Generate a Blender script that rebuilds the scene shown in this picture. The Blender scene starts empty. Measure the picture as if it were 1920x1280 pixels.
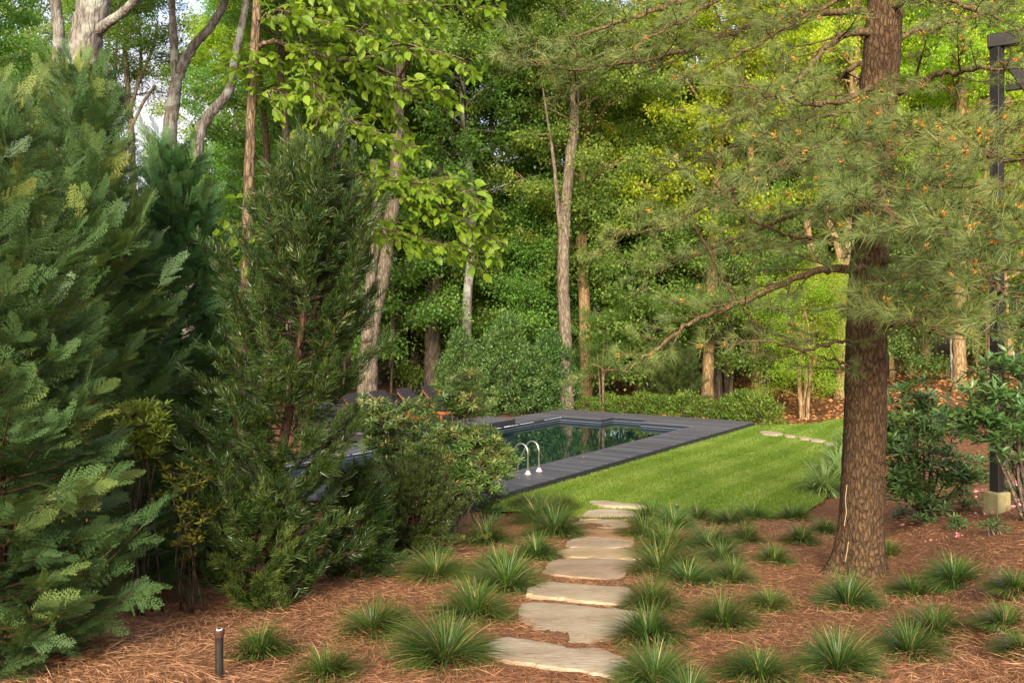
import bpy, math, random
import numpy as np
from mathutils import Vector, Matrix
from mathutils.geometry import delaunay_2d_cdt

S = bpy.context.scene
R = math.radians
COL = S.collection

# ------------------------------------------------------------------ camera, sky, sun, exposure
EYE = 3.5                      # camera height above the lawn
FPX = 1707.0                   # focal length in pixels of a 1920 wide frame
HOR = 590.0                    # row of the horizon
cam = bpy.data.cameras.new('camera')
cam.lens = 36.0 * FPX / 1920.0
cam.sensor_width = 36.0
cam.shift_y = -50.0 / 1920.0
cam.clip_end = 2000
co = bpy.data.objects.new('camera', cam)
co.location = (0, 0, EYE)
co.rotation_euler = (R(90), 0, 0)
COL.objects.link(co)
S.camera = co

SUN_ELEV, SUN_AZ = R(24), R(186)      # azimuth clockwise from +Y: behind the camera, to its left
w = bpy.data.worlds.new('World')
S.world = w
w.use_nodes = True
wn, wl = w.node_tree.nodes, w.node_tree.links
wn.clear()
wo = wn.new('ShaderNodeOutputWorld')
bg = wn.new('ShaderNodeBackground')
bg.inputs['Strength'].default_value = 0.15
sky = wn.new('ShaderNodeTexSky')
sky.sky_type = 'NISHITA'
sky.sun_disc = False
sky.sun_elevation = SUN_ELEV
sky.sun_rotation = SUN_AZ
sky.dust_density = 2.0
tc = wn.new('ShaderNodeTexCoord')
mp = wn.new('ShaderNodeMapping')
mp.inputs['Scale'].default_value = (1.0, 1.0, 2.2)
nz = wn.new('ShaderNodeTexNoise')
nz.inputs['Scale'].default_value = 2.2
nz.inputs['Detail'].default_value = 5
rp = wn.new('ShaderNodeValToRGB')
rp.color_ramp.elements[0].position = 0.36
rp.color_ramp.elements[0].color = (0.30, 0.30, 0.30, 1)
rp.color_ramp.elements[1].position = 0.58
rp.color_ramp.elements[1].color = (0.95, 0.95, 0.95, 1)
mx = wn.new('ShaderNodeMix')
mx.data_type = 'RGBA'
mx.inputs['B'].default_value = (2.6, 2.4, 2.62, 1)      # pale evening cloud
wl.new(tc.outputs['Generated'], mp.inputs['Vector'])
wl.new(mp.outputs['Vector'], nz.inputs['Vector'])
wl.new(nz.outputs['Fac'], rp.inputs['Fac'])
wl.new(rp.outputs['Color'], mx.inputs['Factor'])
wl.new(sky.outputs['Color'], mx.inputs['A'])
wl.new(mx.outputs['Result'], bg.inputs['Color'])
wl.new(bg.outputs['Background'], wo.inputs['Surface'])

sd = bpy.data.lights.new('sun', 'SUN')
sd.energy = 3.4
sd.angle = R(24)
sd.color = (1.0, 0.88, 0.70)
so = bpy.data.objects.new('sun', sd)
dirv = Vector((math.sin(SUN_AZ) * math.cos(SUN_ELEV), math.cos(SUN_AZ) * math.cos(SUN_ELEV), math.sin(SUN_ELEV)))
so.rotation_euler = dirv.to_track_quat('Z', 'Y').to_euler()
so.location = (-20, -30, 40)
COL.objects.link(so)

S.view_settings.view_transform = 'Standard'
S.view_settings.look = 'None'
S.view_settings.exposure = 1.65
S.view_settings.gamma = 1.0
S.view_settings.use_curve_mapping = False
S.render.engine = 'CYCLES'
S.cycles.max_bounces = 6
S.cycles.transmission_bounces = 4
S.cycles.diffuse_bounces = 4
S.cycles.use_denoising = True

# ------------------------------------------------------------------ helpers
def rng_of(seed):
    return np.random.default_rng(seed)

def nrm(v):
    v = np.asarray(v, float)
    return v / np.maximum(np.linalg.norm(v, axis=-1, keepdims=True), 1e-9)

class Geo:
    """collects vertices, triangles/quads and a per-vertex tint; build() makes ONE mesh object"""
    def __init__(self):
        self.v, self.t, self.f3, self.f4, self.n = [], [], [], [], 0
    def add(self, V, F3=None, F4=None, tint=0.5):
        V = np.asarray(V, np.float32).reshape(-1, 3)
        self.v.append(V)
        self.t.append(np.broadcast_to(np.asarray(tint, np.float32), (len(V),)).copy())
        if F3 is not None and len(F3): self.f3.append(np.asarray(F3, np.int64).reshape(-1, 3) + self.n)
        if F4 is not None and len(F4): self.f4.append(np.asarray(F4, np.int64).reshape(-1, 4) + self.n)
        self.n += len(V)
        return self
    def mesh(self, name, mat, smooth=False):
        me = bpy.data.meshes.new(name)
        V = np.concatenate(self.v) if self.v else np.zeros((0, 3), np.float32)
        f3 = np.concatenate(self.f3) if self.f3 else np.zeros((0, 3), np.int64)
        f4 = np.concatenate(self.f4) if self.f4 else np.zeros((0, 4), np.int64)
        nl = f3.size + f4.size
        me.vertices.add(len(V)); me.vertices.foreach_set('co', V.ravel())
        me.loops.add(nl); me.polygons.add(len(f3) + len(f4))
        me.loops.foreach_set('vertex_index', np.concatenate([f3.ravel(), f4.ravel()]).astype(np.int32))
        st = np.concatenate([np.arange(len(f3)) * 3, f3.size + np.arange(len(f4)) * 4]).astype(np.int32)
        me.polygons.foreach_set('loop_start', st)
        me.update(calc_edges=True)
        a = me.attributes.new('tint', 'FLOAT', 'POINT')
        a.data.foreach_set('value', np.concatenate(self.t) if self.t else np.zeros(0, np.float32))
        me.polygons.foreach_set('use_smooth', np.full(len(me.polygons), smooth))
        me.materials.append(mat)
        return me
    def build(self, name, mat, parent=None, smooth=False):
        return link(name, self.mesh(name, mat, smooth), parent)

def link(name, data, parent=None):
    o = bpy.data.objects.new(name, data)
    COL.objects.link(o)
    if parent is not None: o.parent = parent
    return o

def tag(o, label=None, cat=None, group=None, kind=None):
    if label: o['label'] = label
    if cat: o['category'] = cat
    if group: o['group'] = group
    if kind: o['kind'] = kind
    return o

def thing(name, loc, label, cat, group=None, rz=0.0, sc=1.0):
    o = bpy.data.objects.new(name, None)
    o.empty_display_size = 0.2
    o.location = loc
    o.rotation_euler = (0, 0, rz)
    o.scale = (sc, sc, sc) if not hasattr(sc, '__len__') else sc
    COL.objects.link(o)
    return tag(o, label, cat, group)

def stuff(o):
    o['kind'] = 'stuff'
    return o

def stamp(shape, pos, d, n, L, W=None, tint=None, g=None):
    """copies a small shape (V,F[,T]) to many places; u along d, v across, w along the normal"""
    sv, sf = shape[0], shape[1]
    stn = shape[2] if len(shape) > 2 else np.zeros(len(sv))
    pos = np.asarray(pos, float); N = len(pos)
    d = nrm(d); s = nrm(np.cross(n, d)); n2 = np.cross(d, s)
    L = np.broadcast_to(np.asarray(L, float), (N,)); W = L if W is None else np.broadcast_to(np.asarray(W, float), (N,))
    V = (pos[:, None, :] + sv[None, :, 0:1] * (L[:, None, None] * d[:, None, :])
         + sv[None, :, 1:2] * (W[:, None, None] * s[:, None, :]) + sv[None, :, 2:3] * (W[:, None, None] * n2[:, None, :]))
    F = sf[None] + (np.arange(N) * len(sv))[:, None, None]
    t = np.full(N, 0.5) if tint is None else np.broadcast_to(tint, (N,))
    T = np.clip(t[:, None] + stn[None], 0, 1)
    g = g or Geo()
    g.add(V.reshape(-1, 3), F.reshape(-1, 3), None, T.ravel())
    return g

def tube(g, pts, rad, sides=6, tint=0.5, cap=True, wob=0.0, rng=None):
    P = np.asarray(pts, float); n = len(P)
    rad = np.broadcast_to(np.asarray(rad, float), (n,))
    T = nrm(np.gradient(P, axis=0))
    ref = np.array([0.31, 0.17, 0.93]) if abs(T[0, 2]) < 0.9 else np.array([1.0, 0.1, 0.0])
    A = nrm(np.cross(T, ref)); B = np.cross(T, A)
    th = np.linspace(0, 2 * np.pi, sides, endpoint=False)
    rr = rad[:, None] * np.ones(sides)[None]
    if wob and rng is not None: rr = rr * (1 + wob * rng.normal(size=rr.shape))
    V = P[:, None] + rr[..., None] * (np.cos(th)[None, :, None] * A[:, None] + np.sin(th)[None, :, None] * B[:, None])
    i = np.arange(n - 1)[:, None] * sides; j = np.arange(sides)[None]; k = (j + 1) % sides
    F = np.stack([i + j, i + k, i + sides + k, i + sides + j], -1).reshape(-1, 4)
    f3 = None
    Vv = V.reshape(-1, 3)
    if cap:
        Vv = np.concatenate([Vv, P[-1:], P[:1]])
        e = (n - 1) * sides
        f3 = [[e + a, e + (a + 1) % sides, n * sides] for a in range(sides)] + [[(a + 1) % sides, a, n * sides + 1] for a in range(sides)]
    g.add(Vv, f3, F, tint)

def smooth_path(pts, m=6):
    """Catmull-Rom through rows of (x,y,z,...)"""
    P = np.asarray(pts, float)
    if len(P) < 3:
        t = np.linspace(0, 1, m + 1)[:, None]
        return P[0] * (1 - t) + P[-1] * t
    Q = np.concatenate([[2 * P[0] - P[1]], P, [2 * P[-1] - P[-2]]])
    out = []
    for i in range(1, len(Q) - 2):
        for t in np.linspace(0, 1, m, endpoint=False):
            a, b, c, d = Q[i - 1], Q[i], Q[i + 1], Q[i + 2]
            out.append(0.5 * (2 * b + (c - a) * t + (2 * a - 5 * b + 4 * c - d) * t * t + (3 * b - a - 3 * c + d) * t ** 3))
    out.append(P[-1])
    return np.array(out)

BOXF = [[0, 3, 2, 1], [4, 5, 6, 7], [0, 1, 5, 4], [1, 2, 6, 5], [2, 3, 7, 6], [3, 0, 4, 7]]
def box(g, lo, hi, fn=None, tint=0.5):
    (a, b, c), (d, e, f) = lo, hi
    V = np.array([[a, b, c], [d, b, c], [d, e, c], [a, e, c], [a, b, f], [d, b, f], [d, e, f], [a, e, f]], float)
    if fn is not None: V = np.array([fn(*p) for p in V])
    g.add(V, None, BOXF, tint)

def bevel(o, wdt=0.004, seg=1):
    m = o.modifiers.new('bevel', 'BEVEL'); m.width = wdt; m.segments = seg; m.limit_method = 'ANGLE'
    return o

def at(px, py, d):
    """the point d metres ahead that the photograph shows at this pixel"""
    return np.array([(px - 960.0) / FPX * d, d, EYE - (py - HOR) / FPX * d])

# pool frame: O the far left pool corner, E across the pool, D along it (away from the camera)
OX, OY = 1.58, 30.07
DX, DY = 0.5635, 0.8261
EX, EY = 0.8261, -0.5635
def pool(e, d, z=0.0):
    return np.array([OX + EX * e + DX * d, OY + EY * e + DY * d, z])
def pool_inv(x, y):
    return (x - OX) * EX + (y - OY) * EY, (x - OX) * DX + (y - OY) * DY
POOL_W, POOL_L, DECK_Z, WATER_Z = 4.70, 13.0, 0.15, 0.0

def sstep(a, b, x):
    t = np.clip((x - a) / (b - a), 0, 1)
    return t * t * (3 - 2 * t)
def gz(x, y):
    x = np.asarray(x, float); y = np.asarray(y, float)
    t = np.clip((15.9 - y) / 9.9, 0, 1.35)
    z = 1.23 * t - 0.10 * np.exp(-((y - 15.9) / 1.0) ** 2) * 0.3
    x0 = 4.0 + (y - 11) * 0.29
    sl = 0.27 - 0.16 * sstep(11, 25, y)
    rise = np.clip(x - x0, 0, 18)
    z = z + sl * rise * sstep(0, 1.2, rise)
    z = z + 0.9 * sstep(34, 70, y)
    return z
def bumps(x, y):
    return (0.022 * np.sin(x * 2.1 + 0.6 * y) * np.sin(y * 1.7 - 0.4 * x) + 0.012 * np.sin(5.3 * x + 1.0) * np.sin(4.7 * y + 2.0 + x))
LAWN = [(-0.75, 16.35), (7.72, 28.72), (8.7, 28.8), (10.6, 29.3), (12.8, 29.0), (15.0, 27.6), (13.8, 25.6), (10.5, 23.6), (8.0, 21.2), (6.6, 18.4), (5.6, 16.7), (5.0, 15.9), (4.3, 15.4), (3.6, 15.2), (2.9, 15.35), (2.3, 15.6), (1.7, 15.3), (1.2, 15.5), (0.8, 15.9), (0.3, 16.2), (-0.2, 16.2)]
def in_poly(x, y, poly):
    inside = np.zeros(np.shape(x), bool)
    n = len(poly)
    for i in range(n):
        (x1, y1), (x2, y2) = poly[i], poly[(i + 1) % n]
        c = ((y1 > y) != (y2 > y)) & (x < (x2 - x1) * (y - y1) / (y2 - y1 + 1e-12) + x1)
        inside ^= c
    return inside
def ground_at(px, py):
    """where the sight line through a pixel meets the ground"""
    d = 3.0
    for _ in range(4000):
        p = at(px, py, d)
        if p[2] <= gz(p[0], p[1]): break
        d += 0.01
    return p

# ------------------------------------------------------------------ materials
def M(name):
    m = bpy.data.materials.new(name); m.use_nodes = True
    nt = m.node_tree
    b = nt.nodes.get('Principled BSDF')
    return m, nt.nodes, nt.links, b
def ramp(nodes, stops):
    r = nodes.new('ShaderNodeValToRGB')
    e = r.color_ramp.elements
    while len(e) < len(stops): e.new(0.5)
    for k, (p, c) in enumerate(stops):
        e[k].position = p; e[k].color = (*c, 1)
    return r
def leaf_mat(name, stops, trans=0.4, rough=0.5, spec=0.3, objvar=0.12, tr_boost=1.5):
    m, n, l, b = M(name)
    at_ = n.new('ShaderNodeAttribute'); at_.attribute_name = 'tint'
    r = ramp(n, stops)
    l.new(at_.outputs['Fac'], r.inputs['Fac'])
    oi = n.new('ShaderNodeObjectInfo')
    mr = n.new('ShaderNodeMapRange'); mr.inputs['To Min'].default_value = 1 - objvar; mr.inputs['To Max'].default_value = 1 + objvar
    l.new(oi.outputs['Random'], mr.inputs['Value'])
    hs = n.new('ShaderNodeHueSaturation'); l.new(mr.outputs['Result'], hs.inputs['Value'])
    mh = n.new('ShaderNodeMapRange'); mh.inputs['To Min'].default_value = 0.5 - objvar * 0.12; mh.inputs['To Max'].default_value = 0.5 + objvar * 0.12
    ml = n.new('ShaderNodeMath'); ml.operation = 'FRACT'
    mm = n.new('ShaderNodeMath'); mm.operation = 'MULTIPLY'; mm.inputs[1].default_value = 7.13
    l.new(oi.outputs['Random'], mm.inputs[0]); l.new(mm.outputs[0], ml.inputs[0]); l.new(ml.outputs[0], mh.inputs['Value'])
    l.new(mh.outputs['Result'], hs.inputs['Hue'])
    l.new(r.outputs['Color'], hs.inputs['Color'])
    l.new(hs.outputs['Color'], b.inputs['Base Color'])
    b.inputs['Roughness'].default_value = rough
    b.inputs['Specular IOR Level'].default_value = spec
    if trans > 0:
        t = n.new('ShaderNodeBsdfTranslucent')
        g2 = n.new('ShaderNodeMix'); g2.data_type = 'RGBA'; g2.blend_type = 'MULTIPLY'; g2.inputs['Factor'].default_value = 1.0
        g2.inputs['B'].default_value = (tr_boost, tr_boost, tr_boost * 0.55, 1)
        l.new(hs.outputs['Color'], g2.inputs['A']); l.new(g2.outputs['Result'], t.inputs['Color'])
        ms = n.new('ShaderNodeMixShader'); ms.inputs['Fac'].default_value = trans
        l.new(b.outputs['BSDF'], ms.inputs[1]); l.new(t.outputs['BSDF'], ms.inputs[2])
        l.new(ms.outputs['Shader'], n['Material Output'].inputs['Surface'])
    return m
def bark_mat(name, dark, light, sx=9.0, sz=2.2, bump=0.6, lichen=None, crack=0.3):
    m, n, l, b = M(name)
    t = n.new('ShaderNodeTexCoord'); mp = n.new('ShaderNodeMapping'); mp.inputs['Scale'].default_value = (sx, sx, sz)
    l.new(t.outputs['Object'], mp.inputs['Vector'])
    nz = n.new('ShaderNodeTexNoise'); nz.inputs['Scale'].default_value = 2.0; nz.inputs['Detail'].default_value = 6
    l.new(mp.outputs['Vector'], nz.inputs['Vector'])
    vo = n.new('ShaderNodeTexVoronoi'); vo.feature = 'DISTANCE_TO_EDGE'; vo.inputs['Scale'].default_value = 2.4
    wv = n.new('ShaderNodeMix'); wv.data_type = 'VECTOR'; wv.inputs['Factor'].default_value = 0.45
    l.new(mp.outputs['Vector'], wv.inputs['A']); l.new(nz.outputs['Color'], wv.inputs['B'])
    l.new(wv.outputs['Result'], vo.inputs['Vector'])
    cr = ramp(n, [(0.0, (crack, crack, crack)), (0.16, (1, 1, 1))])
    l.new(vo.outputs['Distance'], cr.inputs['Fac'])
    c = ramp(n, [(0.3, dark), (0.7, light)])
    l.new(nz.outputs['Fac'], c.inputs['Fac'])
    mu = n.new('ShaderNodeMix'); mu.data_type = 'RGBA'; mu.blend_type = 'MULTIPLY'; mu.inputs['Factor'].default_value = 0.7
    l.new(c.outputs['Color'], mu.inputs['A']); l.new(cr.outputs['Color'], mu.inputs['B'])
    out = mu.outputs['Result']
    if lichen:
        n2 = n.new('ShaderNodeTexNoise'); n2.inputs['Scale'].default_value = 3.5; n2.inputs['Detail'].default_value = 4
        l.new(t.outputs['Object'], n2.inputs['Vector'])
        r2 = ramp(n, [(0.48, (0, 0, 0)), (0.62, (1, 1, 1))]); l.new(n2.outputs['Fac'], r2.inputs['Fac'])
        m2 = n.new('ShaderNodeMix'); m2.data_type = 'RGBA'; l.new(r2.outputs['Color'], m2.inputs['Factor'])
        l.new(out, m2.inputs['A']); m2.inputs['B'].default_value = (*lichen, 1); out = m2.outputs['Result']
    l.new(out, b.inputs['Base Color'])
    b.inputs['Roughness'].default_value = 0.9; b.inputs['Specular IOR Level'].default_value = 0.15
    ad = n.new('ShaderNodeMath'); ad.operation = 'MULTIPLY_ADD'; ad.inputs[1].default_value = 0.5
    l.new(nz.outputs['Fac'], ad.inputs[0]); l.new(cr.outputs['Color'], ad.inputs[2])
    bp = n.new('ShaderNodeBump'); bp.inputs['Strength'].default_value = bump; bp.inputs['Distance'].default_value = 0.03
    l.new(ad.outputs[0], bp.inputs['Height']); l.new(bp.outputs['Normal'], b.inputs['Normal'])
    return m
def plain(name, col, rough=0.6, spec=0.3, noise=0.0, scale=20.0, metal=0.0, bump=0.0, stretch=(1, 1, 1), rnd=0.0):
    m, n, l, b = M(name)
    b.inputs['Base Color'].default_value = (*col, 1); b.inputs['Roughness'].default_value = rough
    b.inputs['Specular IOR Level'].default_value = spec; b.inputs['Metallic'].default_value = metal
    if noise or bump or rnd:
        t = n.new('ShaderNodeTexCoord'); mp = n.new('ShaderNodeMapping'); mp.inputs['Scale'].default_value = stretch
        l.new(t.outputs['Object'], mp.inputs['Vector'])
        nz = n.new('ShaderNodeTexNoise'); nz.inputs['Scale'].default_value = scale; nz.inputs['Detail'].default_value = 5
        l.new(mp.outputs['Vector'], nz.inputs['Vector'])
        r = ramp(n, [(0.25, tuple(c * (1 - noise) for c in col)), (0.75, tuple(min(1, c * (1 + noise)) for c in col))])
        l.new(nz.outputs['Fac'], r.inputs['Fac'])
        out = r.outputs['Color']
        if rnd:
            oi = n.new('ShaderNodeObjectInfo'); mr = n.new('ShaderNodeMapRange')
            mr.inputs['To Min'].default_value = 1 - rnd; mr.inputs['To Max'].default_value = 1 + rnd
            l.new(oi.outputs['Random'], mr.inputs['Value'])
            hs = n.new('ShaderNodeHueSaturation'); l.new(mr.outputs['Result'], hs.inputs['Value']); l.new(out, hs.inputs['Color']); out = hs.outputs['Color']
        l.new(out, b.inputs['Base Color'])
        if bump:
            bp = n.new('ShaderNodeBump'); bp.inputs['Strength'].default_value = bump; bp.inputs['Distance'].default_value = 0.01
            l.new(nz.outputs['Fac'], bp.inputs['Height']); l.new(bp.outputs['Normal'], b.inputs['Normal'])
    return m
def tint_mat(name, stops, rough=0.85, spec=0.15):
    return leaf_mat(name, stops, trans=0.0, rough=rough, spec=spec, objvar=0.0)

MAT = {}
MAT['leyland'] = leaf_mat('leyland foliage', [(0.0, (0.0318, 0.078, 0.024)), (0.55, (0.0795, 0.1634, 0.0536)), (0.8, (0.1517, 0.22, 0.0554)), (1.0, (0.2745, 0.2767, 0.0462))], 0.25, 0.5, 0.3, 0.15)
MAT['crypto'] = leaf_mat('cryptomeria foliage', [(0.0, (0.0136, 0.0304, 0.006)), (0.5, (0.036, 0.0667, 0.0119)), (1.0, (0.124, 0.1439, 0.0266))], 0.2, 0.4, 0.4, 0.08)
MAT['pine'] = leaf_mat('pine needles', [(0.0, (0.0744, 0.1194, 0.0344)), (0.6, (0.1784, 0.2246, 0.0632)), (1.0, (0.3271, 0.337, 0.0803))], 0.25, 0.45, 0.4, 0.1)
MAT['lime'] = leaf_mat('lime green leaves', [(0.0, (0.0756, 0.1436, 0.013)), (0.5, (0.1566, 0.2565, 0.0194)), (1.0, (0.2592, 0.3591, 0.0324))], 0.45, 0.45, 0.35, 0.1, 1.8)
MAT['maple'] = leaf_mat('mid green leaves', [(0.0, (0.0712, 0.1393, 0.0352)), (0.55, (0.1643, 0.2688, 0.0547)), (1.0, (0.3562, 0.4377, 0.0783))], 0.52, 0.5, 0.25, 0.22, 1.75)
MAT['oak'] = leaf_mat('sun tinted yellow green leaves', [(0.0, (0.1436, 0.227, 0.024)), (0.5, (0.3114, 0.4313, 0.0377)), (1.0, (0.5507, 0.6129, 0.0515))], 0.5, 0.5, 0.25, 0.18, 1.75)  # yellow and brightness of the sunlit canopy are put into the leaf colour
MAT['under'] = leaf_mat('dark understory leaves', [(0.0, (0.0434, 0.1037, 0.0256)), (0.55, (0.1057, 0.1987, 0.0449)), (1.0, (0.2644, 0.3456, 0.056))], 0.35, 0.5, 0.3, 0.2, 1.5)
MAT['hedge'] = leaf_mat('evergreen hedge leaves', [(0.0, (0.0229, 0.0607, 0.0161)), (0.5, (0.0612, 0.127, 0.0298)), (1.0, (0.153, 0.2318, 0.0459))], 0.2, 0.4, 0.4, 0.12)
MAT['azalea'] = leaf_mat('azalea leaves', [(0.0, (0.0455, 0.0915, 0.0137)), (0.5, (0.1139, 0.1828, 0.0228)), (1.0, (0.2277, 0.2904, 0.0399))], 0.3, 0.45, 0.35, 0.1)
MAT['pieris'] = leaf_mat('pieris leaves', [(0.0, (0.0415, 0.0958, 0.0192)), (0.55, (0.1277, 0.1995, 0.0415)), (0.85, (0.2713, 0.3032, 0.0958)), (1.0, (0.415, 0.2234, 0.0718))], 0.2, 0.35, 0.5, 0.08)
MAT['rhodo'] = leaf_mat('rhododendron leaves', [(0.0, (0.0275, 0.0691, 0.0171)), (0.6, (0.0716, 0.1328, 0.0342)), (1.0, (0.1652, 0.2392, 0.0535))], 0.15, 0.3, 0.5, 0.1)
MAT['yellowleaf'] = leaf_mat('yellow variegated leaves', [(0.0, (0.044, 0.0704, 0.0088)), (0.5, (0.1584, 0.176, 0.0176)), (1.0, (0.3344, 0.2992, 0.044))], 0.3, 0.45, 0.35, 0.05)
MAT['sedge'] = leaf_mat('sedge blades', [(0.0, (0.0208, 0.0516, 0.0078)), (0.5, (0.0624, 0.1125, 0.0167)), (0.86, (0.1768, 0.2063, 0.0419)), (1.0, (0.34, 0.24, 0.11))], 0.25, 0.45, 0.35, 0.18)
MAT['hakone'] = leaf_mat('striped grass blades', [(0.0, (0.058, 0.1344, 0.026)), (0.5, (0.1392, 0.2464, 0.052)), (1.0, (0.4176, 0.4704, 0.2288))], 0.3, 0.45, 0.35, 0.08)
MAT['grass'] = leaf_mat('lawn blades', [(0.0, (0.0716, 0.1355, 0.0174)), (0.5, (0.1493, 0.2259, 0.026)), (1.0, (0.2868, 0.3254, 0.0866))], 0.3, 0.5, 0.25, 0.0)
MAT['straw'] = tint_mat('pine straw', [(0.0, (0.093, 0.0344, 0.0144)), (0.5, (0.3099, 0.1387, 0.0656)), (1.0, (0.5703, 0.3303, 0.1748))])
MAT['litter'] = tint_mat('fallen leaves', [(0.0, (0.12, 0.04, 0.014)), (0.5, (0.30, 0.13, 0.045)), (1.0, (0.46, 0.25, 0.09))])
MAT['petal'] = tint_mat('pink petals', [(0.0, (0.45, 0.12, 0.13)), (1.0, (0.75, 0.30, 0.38))])
MAT['bark_pine'] = bark_mat('pine bark', (0.050, 0.029, 0.015), (0.135, 0.083, 0.043), 19.0, 7.0, 1.0, crack=0.55)
MAT['bark_pine_br'] = bark_mat('pine branch bark', (0.07, 0.045, 0.022), (0.19, 0.13, 0.065), 20, 8, 0.5)
MAT['bark_grey'] = bark_mat('grey bark', (0.10, 0.085, 0.07), (0.25, 0.225, 0.195), 8, 1.6, 0.7, (0.27, 0.275, 0.235))
MAT['bark_tan'] = bark_mat('tan bark', (0.085, 0.058, 0.036), (0.24, 0.17, 0.105), 14, 4.0, 0.8)
MAT['bark_sun_tint'] = bark_mat('sun tinted oak bark', (0.16, 0.10, 0.05), (0.40, 0.27, 0.14), 8, 2.0, 0.7)  # warm low sun on the right-hand trunks is put into the bark colour
MAT['bark_dark'] = bark_mat('dark bark', (0.045, 0.035, 0.026), (0.15, 0.115, 0.08), 9, 2.0, 0.6)
MAT['bark_mid'] = bark_mat('mid bark', (0.09, 0.07, 0.052), (0.25, 0.20, 0.145), 9, 2.0, 0.7)
MAT['twig_red'] = plain('red brown twigs', (0.085, 0.045, 0.022), 0.8, 0.2, 0.3, 30)
MAT['bark_crypto'] = bark_mat('fibrous red bark', (0.03, 0.016, 0.010), (0.085, 0.045, 0.027), 24, 2.0, 0.8)
MAT['cone'] = plain('pollen cones', (0.50, 0.19, 0.03), 0.8, 0.2, 0.35, 60)
MAT['deck'] = plain('charcoal stained boards', (0.085, 0.084, 0.100), 0.55, 0.35, 0.25, 6, bump=0.3, stretch=(1, 14, 6), rnd=0.24)
MAT['deckdark'] = plain('black stained timber', (0.022, 0.022, 0.026), 0.5, 0.35, 0.3, 8, bump=0.2, stretch=(1, 10, 5), rnd=0.1)
MAT['post'] = plain('brown black stained post', (0.012, 0.010, 0.009), 0.6, 0.3, 0.3, 6, bump=0.3, stretch=(8, 8, 1))
MAT['liner'] = plain('navy pool wall', (0.018, 0.026, 0.045), 0.35, 0.5, 0.1, 3)
MAT['trim'] = plain('pale waterline strip', (0.26, 0.27, 0.27), 0.4, 0.5)
MAT['steel'] = plain('brushed steel rail', (0.58, 0.54, 0.44), 0.28, 0.5, metal=1.0)
MAT['flange'] = plain('cream flange', (0.72, 0.66, 0.56), 0.5, 0.4)
MAT['cushion'] = plain('charcoal cushion fabric', (0.022, 0.020, 0.024), 0.9, 0.15, 0.12, 60, bump=0.1)
MAT['teak'] = plain('orange teak', (0.25, 0.085, 0.022), 0.5, 0.35, 0.25, 8, stretch=(1, 8, 8))
MAT['pier'] = plain('mossy concrete', (0.23, 0.20, 0.10), 0.9, 0.2, 0.3, 12, bump=0.4)
MAT['lampbody'] = plain('blackened bronze', (0.022, 0.018, 0.015), 0.5, 0.4, 0.3, 25, bump=0.15)
MAT['lamphead'] = plain('rust brown lamp cap', (0.06, 0.026, 0.018), 0.6, 0.35, 0.25, 30)
MAT['resin'] = plain('dried pale resin', (0.36, 0.27, 0.17), 0.6, 0.3)
MAT['lampring'] = plain('white lens ring', (0.78, 0.78, 0.78), 0.4, 0.4)
MAT['lens'] = plain('dark glass lens', (0.02, 0.03, 0.04), 0.05, 0.6)

def stone_mat():
    m, n, l, b = M('tan flagstone')
    t = n.new('ShaderNodeTexCoord')
    n1 = n.new('ShaderNodeTexNoise'); n1.inputs['Scale'].default_value = 2.2; n1.inputs['Detail'].default_value = 7; n1.inputs['Roughness'].default_value = 0.6
    l.new(t.outputs['Object'], n1.inputs['Vector'])
    mp = n.new('ShaderNodeMapping'); mp.inputs['Scale'].default_value = (2.0, 9.0, 4.0); l.new(t.outputs['Object'], mp.inputs['Vector'])
    n2 = n.new('ShaderNodeTexNoise'); n2.inputs['Scale'].default_value = 4.0; n2.inputs['Detail'].default_value = 6; l.new(mp.outputs['Vector'], n2.inputs['Vector'])
    c = ramp(n, [(0.28, (0.235, 0.175, 0.112)), (0.48, (0.355, 0.285, 0.195)), (0.72, (0.435, 0.365, 0.265))]); l.new(n1.outputs['Fac'], c.inputs['Fac'])
    c2 = ramp(n, [(0.3, (0.80, 0.78, 0.76)), (0.6, (1, 1, 1))]); l.new(n2.outputs['Fac'], c2.inputs['Fac'])
    mu = n.new('ShaderNodeMix'); mu.data_type = 'RGBA'; mu.blend_type = 'MULTIPLY'; mu.inputs['Factor'].default_value = 0.8
    l.new(c.outputs['Color'], mu.inputs['A']); l.new(c2.outputs['Color'], mu.inputs['B'])
    oi = n.new('ShaderNodeObjectInfo'); mu2 = n.new('ShaderNodeMix'); mu2.data_type = 'RGBA'; mu2.blend_type = 'MULTIPLY'; mu2.inputs['Factor'].default_value = 1
    l.new(mu.outputs['Result'], mu2.inputs['A']); l.new(oi.outputs['Color'], mu2.inputs['B'])
    l.new(mu2.outputs['Result'], b.inputs['Base Color'])
    b.inputs['Roughness'].default_value = 0.8; b.inputs['Specular IOR Level'].default_value = 0.25
    bp = n.new('ShaderNodeBump'); bp.inputs['Strength'].default_value = 0.35; bp.inputs['Distance'].default_value = 0.02
    l.new(n2.outputs['Fac'], bp.inputs['Height']); l.new(bp.outputs['Normal'], b.inputs['Normal'])
    return m
MAT['stone'] = stone_mat()

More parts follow.
